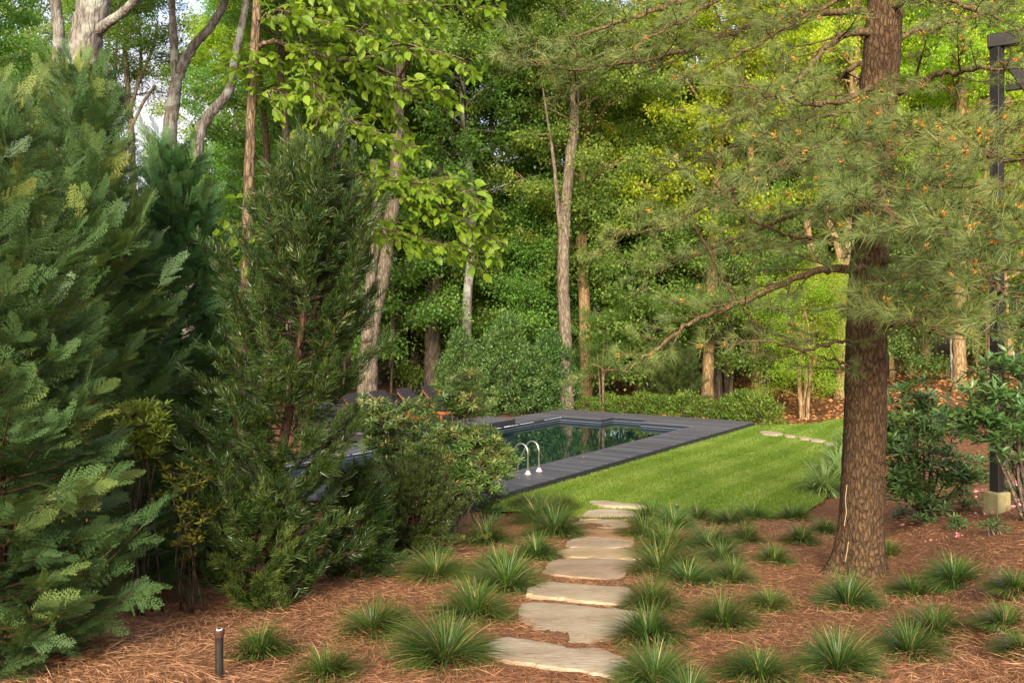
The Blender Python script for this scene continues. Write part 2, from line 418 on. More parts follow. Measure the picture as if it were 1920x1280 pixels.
def ground_mat():
    m, n, l, b = M('pine straw mulch')
    t = n.new('ShaderNodeTexCoord')
    n1 = n.new('ShaderNodeTexNoise'); n1.inputs['Scale'].default_value = 38; n1.inputs['Detail'].default_value = 6; n1.inputs['Distortion'].default_value = 1.5
    l.new(t.outputs['Object'], n1.inputs['Vector'])
    c = ramp(n, [(0.32, (0.06, 0.026, 0.012)), (0.5, (0.20, 0.092, 0.043)), (0.7, (0.34, 0.18, 0.09))]); l.new(n1.outputs['Fac'], c.inputs['Fac'])
    n2 = n.new('ShaderNodeTexNoise'); n2.inputs['Scale'].default_value = 0.7; n2.inputs['Detail'].default_value = 4; l.new(t.outputs['Object'], n2.inputs['Vector'])
    c2 = ramp(n, [(0.3, (0.72, 0.72, 0.76)), (0.7, (1, 1, 1))]); l.new(n2.outputs['Fac'], c2.inputs['Fac'])
    mu = n.new('ShaderNodeMix'); mu.data_type = 'RGBA'; mu.blend_type = 'MULTIPLY'; mu.inputs['Factor'].default_value = 1
    l.new(c.outputs['Color'], mu.inputs['A']); l.new(c2.outputs['Color'], mu.inputs['B']); l.new(mu.outputs['Result'], b.inputs['Base Color'])
    b.inputs['Roughness'].default_value = 0.95; b.inputs['Specular IOR Level'].default_value = 0.1
    bp = n.new('ShaderNodeBump'); bp.inputs['Strength'].default_value = 0.7; bp.inputs['Distance'].default_value = 0.03
    l.new(n1.outputs['Fac'], bp.inputs['Height']); l.new(bp.outputs['Normal'], b.inputs['Normal'])
    return m
MAT['ground'] = ground_mat()
def lawn_mat():
    m, n, l, b = M('lawn turf')
    t = n.new('ShaderNodeTexCoord')
    n1 = n.new('ShaderNodeTexNoise'); n1.inputs['Scale'].default_value = 9; n1.inputs['Detail'].default_value = 8; n1.inputs['Roughness'].default_value = 0.7
    l.new(t.outputs['Object'], n1.inputs['Vector'])
    c = ramp(n, [(0.3, (0.055, 0.115, 0.012)), (0.52, (0.125, 0.205, 0.02)), (0.75, (0.24, 0.30, 0.065))]); l.new(n1.outputs['Fac'], c.inputs['Fac'])
    l.new(c.outputs['Color'], b.inputs['Base Color'])
    b.inputs['Roughness'].default_value = 0.9; b.inputs['Specular IOR Level'].default_value = 0.1
    bp = n.new('ShaderNodeBump'); bp.inputs['Strength'].default_value = 0.6; bp.inputs['Distance'].default_value = 0.03
    l.new(n1.outputs['Fac'], bp.inputs['Height']); l.new(bp.outputs['Normal'], b.inputs['Normal'])
    return m
MAT['lawn'] = lawn_mat()
def water_mat():
    m, n, l, b = M('dark pool water')
    b.inputs['Base Color'].default_value = (0.004, 0.021, 0.020, 1)
    b.inputs['Roughness'].default_value = 0.015; b.inputs['IOR'].default_value = 1.34; b.inputs['Specular IOR Level'].default_value = 0.5
    t = n.new('ShaderNodeTexCoord')
    n1 = n.new('ShaderNodeTexNoise'); n1.inputs['Scale'].default_value = 2.5; n1.inputs['Detail'].default_value = 3
    l.new(t.outputs['Object'], n1.inputs['Vector'])
    bp = n.new('ShaderNodeBump'); bp.inputs['Strength'].default_value = 0.06; bp.inputs['Distance'].default_value = 0.02
    l.new(n1.outputs['Fac'], bp.inputs['Height']); l.new(bp.outputs['Normal'], b.inputs['Normal'])
    return m
MAT['water'] = water_mat()
# ------------------------------------------------------------------ the setting: ground, lawn, pool, deck
def spaced(a, b, step): return np.arange(a, b + step * 0.5, step)
def ground():
    xs = np.concatenate([[-600, -300, -160, -90, -55, -36, -26, -20], spaced(-16, 22, 0.25), [26, 34, 50, 80, 150, 300, 600]])
    ys = np.concatenate([[-400, -150, -60, -25, -10, -4, 0], spaced(2, 46, 0.25), [50, 58, 70, 95, 140, 220, 400, 800]])
    X, Y = np.meshgrid(xs, ys)
    Z = gz(X, Y) + bumps(X, Y)
    inl = in_poly(X, Y, LAWN)
    Z = np.where(inl, gz(X, Y) - 0.05, Z)
    e, d = pool_inv(X, Y)
    deep = (e > -0.45) & (e < 5.15) & (d > -13.4) & (d < 1.25)
    near = (e > -1.4) & (e < 5.9) & (d > -14.3) & (d < 2.2)
    Z = np.where(near, np.minimum(Z, 0.0), Z)
    ny, nx = X.shape
    i = np.arange(ny - 1)[:, None] * nx + np.arange(nx - 1)[None]
    F = np.stack([i, i + 1, i + nx + 1, i + nx], -1)
    dd = deep[:-1, :-1] | deep[1:, :-1] | deep[:-1, 1:] | deep[1:, 1:]
    g = Geo(); g.add(np.stack([X, Y, Z], -1).reshape(-1, 3), None, F[~dd].reshape(-1, 4))
    o = g.build('ground', MAT['ground'], None, True)
    tag(o, 'sloping ground covered with reddish brown pine straw mulch', 'ground', kind='structure')
ground()

def lawn():
    rng = rng_of(5)
    P = np.array(LAWN)
    bd = []
    for i in range(len(P)):
        a, b = P[i], P[(i + 1) % len(P)]
        k = max(2, int(np.linalg.norm(b - a) / 0.3))
        for t in np.arange(k) / k:
            q = a + (b - a) * t
            if 0 < i: q = q + rng.normal(size=2) * 0.02
            bd.append(q)
    bd = np.array(bd)
    gx, gy = np.meshgrid(np.arange(-2, 16, 0.4), np.arange(14, 30, 0.4))
    pts = np.stack([gx.ravel(), gy.ravel()], -1)
    pts = pts[in_poly(pts[:, 0], pts[:, 1], LAWN)]
    dmin = np.array([np.min(np.sum((bd - p) ** 2, 1)) for p in pts])
    pts = pts[dmin > 0.03]
    allp = np.concatenate([bd, pts])
    nb = len(bd)
    v, _, f, *_ = delaunay_2d_cdt([Vector(p) for p in allp], [(i, (i + 1) % nb) for i in range(nb)], [list(range(nb))], 1, 1e-4)
    V = np.array([(p.x, p.y) for p in v])
    z = gz(V[:, 0], V[:, 1]) + 0.03
    g = Geo(); g.add(np.column_stack([V, z]), [list(t) for t in f if len(t) == 3])
    o = g.build('lawn', MAT['lawn'], None, True)
    tag(o, 'bright green mown lawn sloping beside the pool deck', 'lawn', kind='structure')
lawn()

OUTL = [(0, -POOL_L), (POOL_W, -POOL_L), (POOL_W, 0), (2.95, 0), (2.95, 0.8), (1.55, 0.8), (1.55, 0), (0, 0)]
def pool_parts():
    g = Geo()
    n = len(OUTL)
    top = [pool(e, d, 0.11) for e, d in OUTL]; bot = [pool(e, d, -1.7) for e, d in OUTL]
    g.add(top + bot, None, [[i, (i + 1) % n, n + (i + 1) % n, n + i] for i in range(n)])
    g.add([pool(-.1, -13.1, -1.7), pool(4.8, -13.1, -1.7), pool(4.8, .9, -1.7), pool(-.1, .9, -1.7)], None, [[0, 1, 2, 3]])
    o = g.build('pool_basin', MAT['liner'])
    tag(o, 'navy walled swimming pool basin under the deck boards', 'pool', kind='structure')
    gt = Geo()                                    # pale waterline strip standing 3 mm proud of the wall
    for i in range(n):
        (e0, d0), (e1, d1) = OUTL[i], OUTL[(i + 1) % n]
        u = np.array([e1 - e0, d1 - d0]); u = u / np.linalg.norm(u); q = np.array([-u[1], u[0]]) * 0.003
        V = [pool(e0 + q[0], d0 + q[1], 0.030), pool(e1 + q[0], d1 + q[1], 0.030), pool(e1 + q[0], d1 + q[1], 0.038), pool(e0 + q[0], d0 + q[1], 0.038)]
        gt.add(V, None, [[0, 1, 2, 3]])
    gt.build('waterline_trim', MAT['trim'], o)
    g = Geo(); g.add([pool(e, d, WATER_Z) for e, d in OUTL], None, None)
    me = bpy.data.meshes.new('pool_water')
    me.from_pydata([tuple(pool(e, d, WATER_Z)) for e, d in OUTL], [], [list(range(n))])
    me.materials.append(MAT['water'])
    tag(link('pool_water', me), 'still dark green pool water reflecting the trees', 'water', kind='structure')
pool_parts()

ANG = math.atan2(EY, EX)
_bm = {}
def board_mesh(L, W, T, mat):
    k = (round(L, 3), round(W, 3), round(T, 3), mat)
    if k not in _bm:
        g = Geo(); b = 0.004
        l, w_, t = L / 2, W / 2, T
        V = [(-l, -w_, -t), (l, -w_, -t), (l, w_, -t), (-l, w_, -t), (-l, -w_, -b), (l, -w_, -b), (l, w_, -b), (-l, w_, -b), (-l + b, -w_ + b, 0), (l - b, -w_ + b, 0), (l - b, w_ - b, 0), (-l + b, w_ - b, 0)]
        F = [[0, 3, 2, 1], [8, 9, 10, 11]]
        for a in range(4):
            c = (a + 1) % 4
            F += [[a, c, 4 + c, 4 + a], [4 + a, 4 + c, 8 + c, 8 + a]]
        g.add(V, None, F)
        _bm[k] = g.mesh('board', MAT[mat])
    return _bm[k]
def board(name, e0, e1, d0, d1, z, T=0.028, mat='deck', parent=None, along='e'):
    c = pool((e0 + e1) / 2, (d0 + d1) / 2, z)
    if along == 'e':
        me, rz = board_mesh(e1 - e0, d1 - d0, T, mat), ANG
    else:
        me, rz = board_mesh(d1 - d0, e1 - e0, T, mat), ANG + math.pi / 2
    o = link(name, me, parent); o.location = c; o.rotation_euler = (0, 0, rz)
    return o
def decks():
    rng = rng_of(11)
    dk = bpy.data.objects.new('pool_deck', None); COL.objects.link(dk)
    tag(dk, 'charcoal boarded deck running round the dark pool', 'deck', kind='structure')
    p = 0.145
    d = -13.98
    while d < 2.0:
        dz = DECK_Z + rng.uniform(-0.002, 0.002)
        if d < -13.05: board('board', -1.15, 5.83, d, d + p - 0.011, dz, parent=dk)
        elif d < 0.14:
            if d + p < 0.15: board('board', 4.80, 5.83, d, d + p - 0.011, dz, parent=dk)
            if d < -8.1 or d > -2.75: board('board', -1.15, -0.135, d, d + p - 0.011, dz, parent=dk)
        elif d < 0.94:
            board('board', -1.15, 1.40, d, d + p - 0.011, dz, parent=dk)
            board('board', 3.10, 5.83, d, d + p - 0.011, dz, parent=dk)
        else: board('board', -1.15, 5.83, d, d + p - 0.011, dz, parent=dk)
        d += p
    z = DECK_Z + 0.004
    for a, b in ((-13.0, -8.9), (-8.89, -4.6), (-4.59, 0.0)): board('coping_board', 4.685, 4.795, a, b, z, parent=dk, along='d')
    for a, b in ((-13.0, -8.1), (-2.74, -0.01)): board('coping_board', -0.13, 0.012, a, b, z, parent=dk, along='d')
    board('coping_board', -0.13, 1.54, 0.0, 0.13, z, parent=dk)
    board('coping_board', 2.96, 4.795, 0.005, 0.13, z, parent=dk)
    board('coping_board', 1.405, 1.56, 0.135, 0.80, z, parent=dk, along='d')
    board('coping_board', 2.94, 3.095, 0.135, 0.80, z, parent=dk, along='d')
    board('coping_board', 1.405, 3.095, 0.79, 0.93, z, parent=dk)
    g = Geo(); box(g, (5.832, -14.0, -0.35), (5.86, 2.0, 0.128), lambda e, d, z: pool(e, d, z)); g.build('fascia_board', MAT['deckdark'], dk)
    g = Geo(); box(g, (-1.15, 2.004, -0.35), (5.86, 2.03, 0.128), lambda e, d, z: pool(e, d, z)); g.build('fascia_board', MAT['deckdark'], dk)
    # raised lounge platform
    pf = bpy.data.objects.new('lounge_platform', None); COL.objects.link(pf)
    tag(pf, 'raised dark timber platform carrying the loungers beside the pool', 'platform', kind='structure')
    d = -7.98
    while d < -2.8:
        board('board', -3.25, 0.10, d, d + p - 0.011, 0.35 + rng.uniform(-0.002, 0.002), parent=pf); d += p
    g = Geo(); box(g, (-3.25, -8.0, 0.14), (0.08, -7.975, 0.318), lambda e, d, z: pool(e, d, z)); g.build('fascia_board', MAT['deckdark'], pf)
    g = Geo(); box(g, (-3.25, -2.81, 0.155), (0.08, -2.785, 0.318), lambda e, d, z: pool(e, d, z)); g.build('fascia_board', MAT['deckdark'], pf)
    g = Geo(); box(g, (0.085, -8.0, 0.16), (0.11, -2.785, 0.318), lambda e, d, z: pool(e, d, z)); g.build('fascia_board', MAT['deckdark'], pf)
    # slatted screen on three sides of the platform
    sc = thing('slat_screen', pool(-3.1, -5.4, 0.35), 'low black slatted timber screen behind the row of loungers', 'screen')
    inv = Matrix.Translation(sc.location).inverted()
    def slat(name, lo, hi):
        g = Geo(); box(g, lo, hi, lambda e, d, z: pool(e, d, z) - np.array(sc.location)); o = g.build(name, MAT['deckdark'], sc); bevel(o, 0.004)
    for k in range(4):
        z0 = 0.40 + k * 0.155
        slat('slat', (-3.13, -7.9, z0), (-3.10, -2.86, z0 + 0.13))
        slat('slat', (-3.08, -2.88, z0), (-1.22, -2.85, z0 + 0.13))
        slat('slat', (-3.08, -7.92, z0), (-1.22, -7.89, z0 + 0.13))
    slat('cap_rail', (-3.19, -7.97, 1.035), (-3.05, -2.80, 1.07))
    slat('cap_rail', (-3.045, -2.93, 1.035), (-1.14, -2.80, 1.07))
    slat('cap_rail', (-3.045, -7.97, 1.035), (-1.14, -7.84, 1.07))
    for e, d in ((-3.20, -2.84), (-3.20, -5.4), (-3.20, -7.9)): slat('post', (e, d - 0.04, 0.352), (e + 0.065, d + 0.04, 1.033))
    for d in (-2.91, -7.95): slat('post', (-1.215, d, 0.352), (-1.13, d + 0.085, 1.033))
decks()

# ------------------------------------------------------------------ pool furniture
def lounger_at(i, d, label):
    t = thing('sun_lounger', pool(-1.92, d, 0.352), label, 'sun lounger', 'sun loungers on the raised platform', ANG)
    def pc(name, mat, boxes, bv=0.006):
        g = Geo()
        for b in boxes: box(g, *b)
        o = g.build(name, MAT[mat], t); bevel(o, bv, 2); return o
    for s in (-1, 1):
        pc('side_rail', 'teak', [((-0.98, s * 0.31 - 0.018, 0.24), (0.98, s * 0.31 + 0.018, 0.325))])
        for x in (-0.86, 0.86): pc('leg', 'teak', [((x - 0.035, s * 0.269 - 0.018, 0.0), (x + 0.035, s * 0.269 + 0.018, 0.30))])
    pc('end_rail', 'teak', [((0.982, -0.33, 0.235), (1.015, 0.33, 0.33))])
    for k in range(7): pc('slat', 'teak', [((-0.25 + k * 0.17, -0.29, 0.30), (-0.15 + k * 0.17, 0.29, 0.318))])
    a = R(41); ca, sa = math.cos(a), math.sin(a)
    def tilt(x, y, z): return np.array([-0.30 - x * ca - z * sa * -1 * 0 - z * -sa * 0, 0, 0])
    def back(name, mat, lo, hi, bv):
        g = Geo(); box(g, lo, hi, lambda x, y, z: np.array([-0.30 - x * ca + z * sa, y, 0.33 + x * sa + z * ca]))
        o = g.build(name, MAT[mat], t); bevel(o, bv, 2)
    back('back_frame', 'teak', (0.0, -0.30, 0.0), (0.70, 0.30, 0.03), 0.005)
    back('back_cushion', 'cushion', (0.02, -0.31, 0.034), (0.80, 0.31, 0.10), 0.02)
    pc('seat_cushion', 'cushion', [((-0.27, -0.31, 0.335), (0.97, 0.31, 0.40))], 0.02)
    g = Geo(); tube(g, [(-0.62, -0.2, 0.29), (-0.70, -0.2, 0.70)], 0.012, 6); tube(g, [(-0.62, 0.2, 0.29), (-0.70, 0.2, 0.70)], 0.012, 6); tube(g, [(-0.70, -0.2, 0.69), (-0.70, 0.2, 0.69)], 0.012, 6)
    g.build('back_prop', MAT['teak'], t)
for i, (d, lb) in enumerate([(-3.5, 'teak sun lounger with charcoal cushion nearest the hedge end of the platform'),
                             (-4.65, 'charcoal cushioned lounger second from the hedge end'),
                             (-5.8, 'charcoal cushioned lounger third from the hedge end, behind the shrub'),
                             (-6.95, 'lounger farthest left, mostly hidden behind the evergreen')]):
    lounger_at(i, d, lb)

def ladder():
    t = thing('pool_ladder', pool(5.15, -9.55, DECK_Z), 'curved steel pool ladder rails on cream flanges at the deck edge', 'pool ladder')
    b = np.array(t.location)
    for d in (-9.76, -9.33):
        prof = [(5.15, .15), (5.15, .45), (5.145, .62), (5.09, .74), (4.98, .785), (4.87, .73), (4.79, .60), (4.66, .34), (4.61, .20), (4.60, .05), (4.60, -.7)]
        P = smooth_path([pool(e, d, z) - b for e, z in prof], 4)
        g = Geo(); tube(g, P, 0.022, 10); g.build('rail', MAT['steel'], t, True)
        g = Geo(); tube(g, [pool(5.15, d, z) - b for z in (.156, .163, .20, .212, .235)], [0.07, 0.072, 0.045, 0.038, 0.034], 14); g.build('flange', MAT['flange'], t, True)
    for z in (-0.1, -0.35, -0.6):
        g = Geo(); tube(g, [pool(4.60, -9.76, z) - b, pool(4.60, -9.33, z) - b], 0.02, 8); g.build('rung', MAT['steel'], t, True)
ladder()

# ------------------------------------------------------------------ stepping stones
STONES = [
 ([(790,1075),(860,1030),(940,1022),(1150,1050),(1290,1078),(1420,1080),(1510,1105),(1620,1165),(1615,1215),(1570,1240),(1400,1215),(1200,1185),(860,1135)], 'pale flagstone nearest the camera at the top of the path', (1, 1, 1)),
 ([(985,850),(1040,825),(1250,835),(1450,855),(1620,870),(1670,905),(1600,1000),(1400,1055),(1250,1060),(1150,1035),(1085,1010),(1060,960),(1000,910)], 'largest rounded tan flagstone, second step of the path', (.97, .96, .93)),
 ([(1040,755),(1090,725),(1170,712),(1400,730),(1600,745),(1625,790),(1590,830),(1400,822),(1200,800),(1050,780)], 'pale narrow flagstone, third step of the path', (1, .98, .95)),
 ([(1127,650),(1160,600),(1230,585),(1400,580),(1600,590),(1640,600),(1600,640),(1560,700),(1400,690),(1200,672)], 'grey stained flagstone with dark smudge, fourth step of the path', (.82, .74, .70)),
 ([(1205,540),(1300,522),(1500,525),(1620,535),(1670,560),(1660,583),(1500,583),(1280,570)], 'sandy yellow flagstone, fifth step of the path', (1.0, .93, .78)),
 ([(1250,508),(1300,470),(1450,468),(1560,480),(1640,500),(1580,515),(1500,522),(1300,518)], 'grey flagstone with pointed right end, sixth step of the path', (.85, .82, .82)),
 ([(1265,428),(1400,418),(1560,428),(1620,450),(1630,488),(1500,470),(1300,458)], 'flagstone half covered by pine straw in the middle of the path', (.80, .62, .45)),
 ([(1250,392),(1330,374),(1500,364),(1590,372),(1610,405),(1500,418),(1400,408),(1270,405)], 'pale flagstone just below the white one at the lawn edge', (.95, .86, .76)),
 ([(1340,345),(1385,315),(1500,308),(1630,322),(1655,340),(1600,355),(1400,357)], 'nearly white flagstone at the edge of the lawn', (1.08, 1.08, 1.10)),
 ([(1390,262),(1450,260),(1690,285),(1650,294),(1450,282)], 'thin flagstone sunk in the lawn beyond the path', (1.0, 1.0, 1.0))]
STONE_POLYS = []
def stone(poly_px, label, col, thick=0.11, lift=0.045, rough=0.012, name='flagstone', seed=0, slope=0.0):
    rng = rng_of(100 + seed)
    cx = np.mean([p[0] for p in poly_px]); cy = np.mean([p[1] for p in poly_px])
    c = ground_at(cx, cy); z = float(gz(c[0], c[1])) + lift
    P = []
    for px, py in poly_px:
        d = (EYE - z - slope * c[1]) / ((py - HOR) / FPX - slope); P.append(((px - 960) / FPX * d, d))
    P = np.array(P)
    Q = smooth_path(np.concatenate([P, P[:1]]), 5)[:-1]
    ctr = Q.mean(0)
    Q = Q + nrm(Q - ctr) * (rng.normal(size=(len(Q), 1)) * rough)
    STONE_POLYS.append(Q)
    o_loc = np.array([ctr[0], ctr[1], z - thick])
    n = len(Q); g = Geo(); L = Q - ctr
    rings = [(1.0, 0.0), (1.012, thick * .45), (1.0, thick - 0.014), (0.985, thick - 0.003), (0.93, thick), (0.6, thick), (0.3, thick)]
    V = []
    for s, h in rings:
        jit = rng.normal(size=n) * (0.004 if 0 < h < thick else 0.0012)
        V.append(np.column_stack([L * (s + jit[:, None] * (1.0 if h < thick else 0.2)), np.full(n, h) + (jit if h >= thick else 0)]))
    V = np.concatenate(V + [np.array([[0, 0, thick]])]); V[:, 2] -= slope * (V[:, 1] + ctr[1] - c[1])
    F = [[r * n + a, r * n + (a + 1) % n, (r + 1) * n + (a + 1) % n, (r + 1) * n + a] for r in range(len(rings) - 1) for a in range(n)]
    k = (len(rings) - 1) * n
    F3 = [[k + a, k + (a + 1) % n, k + n] for a in range(n)]
    g.add(V, F3, F)
    o = g.build(name, MAT['stone'], None, True)
    o.location = o_loc; o.color = (*col, 1)
    sm = o.modifiers.new('edges', 'EDGE_SPLIT'); sm.split_angle = R(40)
    tag(o, label, 'stepping stone', 'flagstones of the garden path')
for i, (pl, lb, col) in enumerate(STONES):
    stone([(x / 2.977 + 640, y / 2.977 + 850) for x, y in pl], lb, col, seed=i, lift=0.032 if i < 8 else 0.075, slope=0.105 if i < 8 else 0.0)
for i, (px, py, hw, hh, lb) in enumerate([
        (1445, 811, 22, 3.2, 'first stepping stone from the deck corner in the far lawn'),
        (1480, 816, 12, 2.0, 'second small stepping stone in the far lawn'),
        (1509, 820.5, 14, 2.2, 'third stepping stone in the far lawn'),
        (1532, 824, 16, 2.2, 'fourth stepping stone in the far lawn'),
        (1556, 830.5, 12, 1.8, 'last stepping stone of the far lawn beside the pine trunk')]):
    sk = 0.07
    stone([(px - hw, py - hw * sk - .6), (px - hw * .5, py - hh - hw * sk * .5), (px + hw * .6, py - hh * .8 + hw * sk * .6), (px + hw, py + hw * sk), (px + hw * .5, py + hh + hw * sk * .4), (px - hw * .6, py + hh * .8 - hw * sk * .5)], lb, (1, 1, 1), 0.09, 0.075, 0.01, seed=40 + i)

def lawn_grass():
    rng = rng_of(6)
    # blades: mower passes lay the grass alternately away from and towards the viewer
    N = 190000
    x = rng.uniform(-1, 15, N * 2); y = rng.uniform(15, 29.5, N * 2)
    keep = in_poly(x, y, LAWN) & (rng.uniform(size=N * 2) < np.clip(1.35 - (y - 15) / 18, 0.25, 1)); x, y = x[keep], y[keep]
    for Q in STONE_POLYS[8:]:
        k_ = ~in_poly(x, y, [tuple(q) for q in Q]); x, y = x[k_], y[k_]
    e, d = pool_inv(x, y)
    pn = np.sin(e * 1.3 + np.sin(d * 0.9)) * np.sin(d * 1.1 + 1.7 * np.sin(e * 0.7)) + 0.6 * np.sin(3.1 * x + 2 * y) * np.sin(2.3 * y - x)
    stripe = np.sign(np.sin(2 * np.pi * (e + 0.12 * np.sin(d * 0.6)) / 0.95))
    lean = np.stack([DX * stripe, DY * stripe, np.zeros_like(x)], -1) * 0.30
    dirs = np.array([0, 0, 1.0]) + lean + rng.normal(size=(len(x), 3)) * 0.38
    dirs[:, 2] = np.abs(dirs[:, 2]) + 0.3
    nn = rng.normal(size=(len(x), 3)); nn[:, 2] = 0
    tri = (np.array([[0, .5, 0], [0, -.5, 0], [1, 0, 0]], float), np.array([[0, 1, 2]]))
    tint = np.clip(0.44 + 0.15 * pn + 0.05 * stripe + rng.normal(size=len(x)) * 0.17, 0, 1)
    g = stamp(tri, np.stack([x, y, gz(x, y) + 0.028], -1), dirs, nn, rng.uniform(0.03, 0.062, len(x)), 0.013, tint)
    o = g.build('lawn_grass', MAT['grass'])
    tag(o, 'short green grass blades of the mown lawn', 'grass', kind='stuff')
lawn_grass()

# ------------------------------------------------------------------ pine straw on the beds
def straw():
    rng = rng_of(21)
    N = 165000
    y = 4.4 * (25.0 / 4.4) ** rng.uniform(size=N)
    x = rng.uniform(-1, 1, N) * (0.60 * y + 0.6)
    keep = ~in_poly(x, y, LAWN)
    e, d = pool_inv(x, y)
    keep &= ~((e > -1.4) & (e < 5.95) & (d > -14.2))
    on = np.zeros(N, bool); zs = np.zeros(N)
    for k, Q in enumerate(STONE_POLYS[:10]):
        i = in_poly(x, y, [tuple(q) for q in Q])
        pr = 0.55 if k == 6 else (0.10 if k in (5, 7) else 0.012)
        drop = i & (rng.uniform(size=N) > pr)
        keep &= ~drop
        c = Q.mean(0); zs = np.where(i, float(gz(c[0], c[1])) + 0.037 - (0.105 * (y - c[1]) if k < 8 else 0), zs); on |= i
    x, y, on, zs = x[keep], y[keep], on[keep], zs[keep]
    n = len(x)
    ang = 2.2 * np.sin(x * 1.3 + y * 0.5) + 1.7 * np.sin(y * 1.9 - x * 0.8) + rng.normal(size=n) * 0.9
    z = np.where(on, zs, gz(x, y) + bumps(x, y)) + np.where(on, 0.004, 0.004 + 0.045 * rng.uniform(size=n) ** 2)
    d = np.stack([np.cos(ang), np.sin(ang), rng.normal(size=n) * np.where(on, 0.02, 0.14)], -1)
    d[:, 2] -= 0.06 * (y < 14)
    nn = rng.normal(size=(n, 3)) * 0.3 + np.array([0, 0, 1.0])
    L = rng.uniform(0.07, 0.19, n); W = rng.uniform(0.0018, 0.0034, n) * (0.8 + 0.05 * y)
    shp = (np.array([[0, .5, 0], [.5, -.5, 1.5], [.55, .5, 1.5], [1, .0, -0.5]], float), np.array([[0, 1, 2], [2, 1, 3]]))
    tint = np.clip(0.52 + 0.16 * np.sin(x * 0.9 + 1) * np.sin(y * 0.8) + rng.normal(size=n) * 0.22, 0, 1)
    g = stamp(shp, np.stack([x, y, z], -1), d, nn, L, W, tint)
    o = g.build('pine_straw', MAT['straw'])
    tag(o, 'loose reddish brown pine needles strewn over the beds', 'pine straw', kind='stuff')
straw()

LEAF2 = (np.array([[0, 0, 0], [.45, .5, .12], [1, 0, -.1], [.45, -.5, .12]], float), np.array([[0, 1, 2], [0, 2, 3]]))
LEAF6 = (np.array([[0, 0, 0], [.25, .40, .07], [.62, .42, .06], [1, 0, -.22], [.62, -.42, .06], [.25, -.40, .07], [.5, 0, -.02]], float),
         np.array([[0, 1, 6], [1, 2, 6], [2, 3, 6], [6, 3, 4], [6, 4, 5], [6, 5, 0]]))
LEAFN = (np.array([[0, 0, 0], [.35, .42, .05], [.7, .38, .03], [1, 0, -.3], [.7, -.38, .03], [.35, -.42, .05], [.55, 0, -.08]], float), LEAF6[1])
def litter():
    rng = rng_of(31)
    n = 9000
    x = rng.uniform(5, 26, n); y = rng.uniform(27.5, 48, n)
    e, d = pool_inv(x, y)
    k = ~in_poly(x, y, LAWN) & ~((e < 5.95) & (d < 2.2)); x, y = x[k], y[k]; n = len(x)
    a = rng.uniform(0, 6.283, n)
    g = stamp(LEAF2, np.stack([x, y, gz(x, y) + 0.03 + 0.03 * rng.uniform(size=n)], -1), np.stack([np.cos(a), np.sin(a), rng.normal(size=n) * .3], -1), rng.normal(size=(n, 3)) * .5 + np.array([0, 0, 1]), rng.uniform(.10, .2, n), rng.uniform(.08, .14, n), np.clip(.55 + rng.normal(size=n) * .25, 0, 1))
    tag(g.build('leaf_litter', MAT['litter']), 'orange brown fallen leaves covering the wood floor beyond the lawn', 'fallen leaves', kind='stuff')
    e = np.concatenate([rng.uniform(4.85, 5.8, 26), rng.uniform(-.9, 5.7, 22)]); dd = np.concatenate([rng.uniform(-12, 0, 26), rng.uniform(1.0, 1.95, 22)])
    Q = np.array([pool(a, c, DECK_Z + .008) for a, c in zip(e, dd)]); m = len(Q); a = rng.uniform(0, 6.283, m)
    g = stamp(LEAF2, Q, np.stack([np.cos(a), np.sin(a), np.zeros(m)], -1), rng.normal(size=(m, 3)) * .2 + np.array([0, 0, 1]), rng.uniform(.03, .08, m), rng.uniform(.02, .05, m), rng.uniform(.3, 1, m))
    tag(g.build('deck_leaves', MAT['litter']), 'few dry leaves blown onto the dark deck boards', 'fallen leaves', kind='stuff')
    pts = []
    for px, py, m in [(1709, 917, 6), (1734, 929, 9), (1758, 920, 9), (1696, 947, 5), (1700, 988, 4), (1889, 897, 7), (1892, 915, 7), (1889, 955, 5), (1842, 922, 8), (1838, 936, 8), (1900, 905, 6), (1911, 940, 6), (1800, 1008, 5), (1760, 1016, 4), (1780, 1012, 4), (1832, 950, 6), (1845, 968, 5)]:
        c = ground_at(px, py)
        for _ in range(m): pts.append((c[0] + rng.normal() * .06, c[1] + rng.normal() * .12))
    P = np.array(pts); n = len(P); a = rng.uniform(0, 6.283, n)
    g = stamp(LEAF6, np.column_stack([P, gz(P[:, 0], P[:, 1]) + bumps(P[:, 0], P[:, 1]) + .045]), np.stack([np.cos(a), np.sin(a), rng.normal(size=n) * .3], -1), rng.normal(size=(n, 3)) * .5 + np.array([0, 0, 1]), .045, .04, rng.uniform(0, 1, n))
    tag(g.build('fallen_petals', MAT['petal']), 'pink petals dropped on the straw around the timber post', 'petals', kind='stuff')
litter()

# ------------------------------------------------------------------ path lights and timber frame
def path_light(p, h, r, label):
    t = thing('path_light', p, label, 'path light', 'stake lights beside the path')
    g = Geo(); tube(g, [(0, 0, -0.12), (0, 0, h * .25), (0, 0, h * .7), (0, 0, h * .86), (0, 0, h * .87), (.0, 0, h * .90)], [r * .92, r * .92, r * .9, r * .95, r * 1.02, r * 1.02], 18); g.build('stem', MAT['lampbody'], t, True)
    g = Geo(); tube(g, [(0, 0, h * .86), (0, 0, h * .93), (0, 0, h * .985), (0, 0, h)], [r * 1.05, r * 1.16, r * 1.2, r * 1.12], 20); g.build('cap', MAT['lamphead'], t, False)
    g = Geo(); tube(g, [(0, 0, h - .002), (0, 0, h + .004)], [r * .72, r * .68], 20); g.build('lens_ring', MAT['lampring'], t)
    g = Geo(); tube(g, [(0, 0, h + .003), (0, 0, h + .0065)], [r * .48, r * .44], 16); g.build('lens', MAT['lens'], t)
p = ground_at(411, 1272)
path_light(p, 0.30, 0.027, 'dark stake light with white ring standing in the straw at lower left')
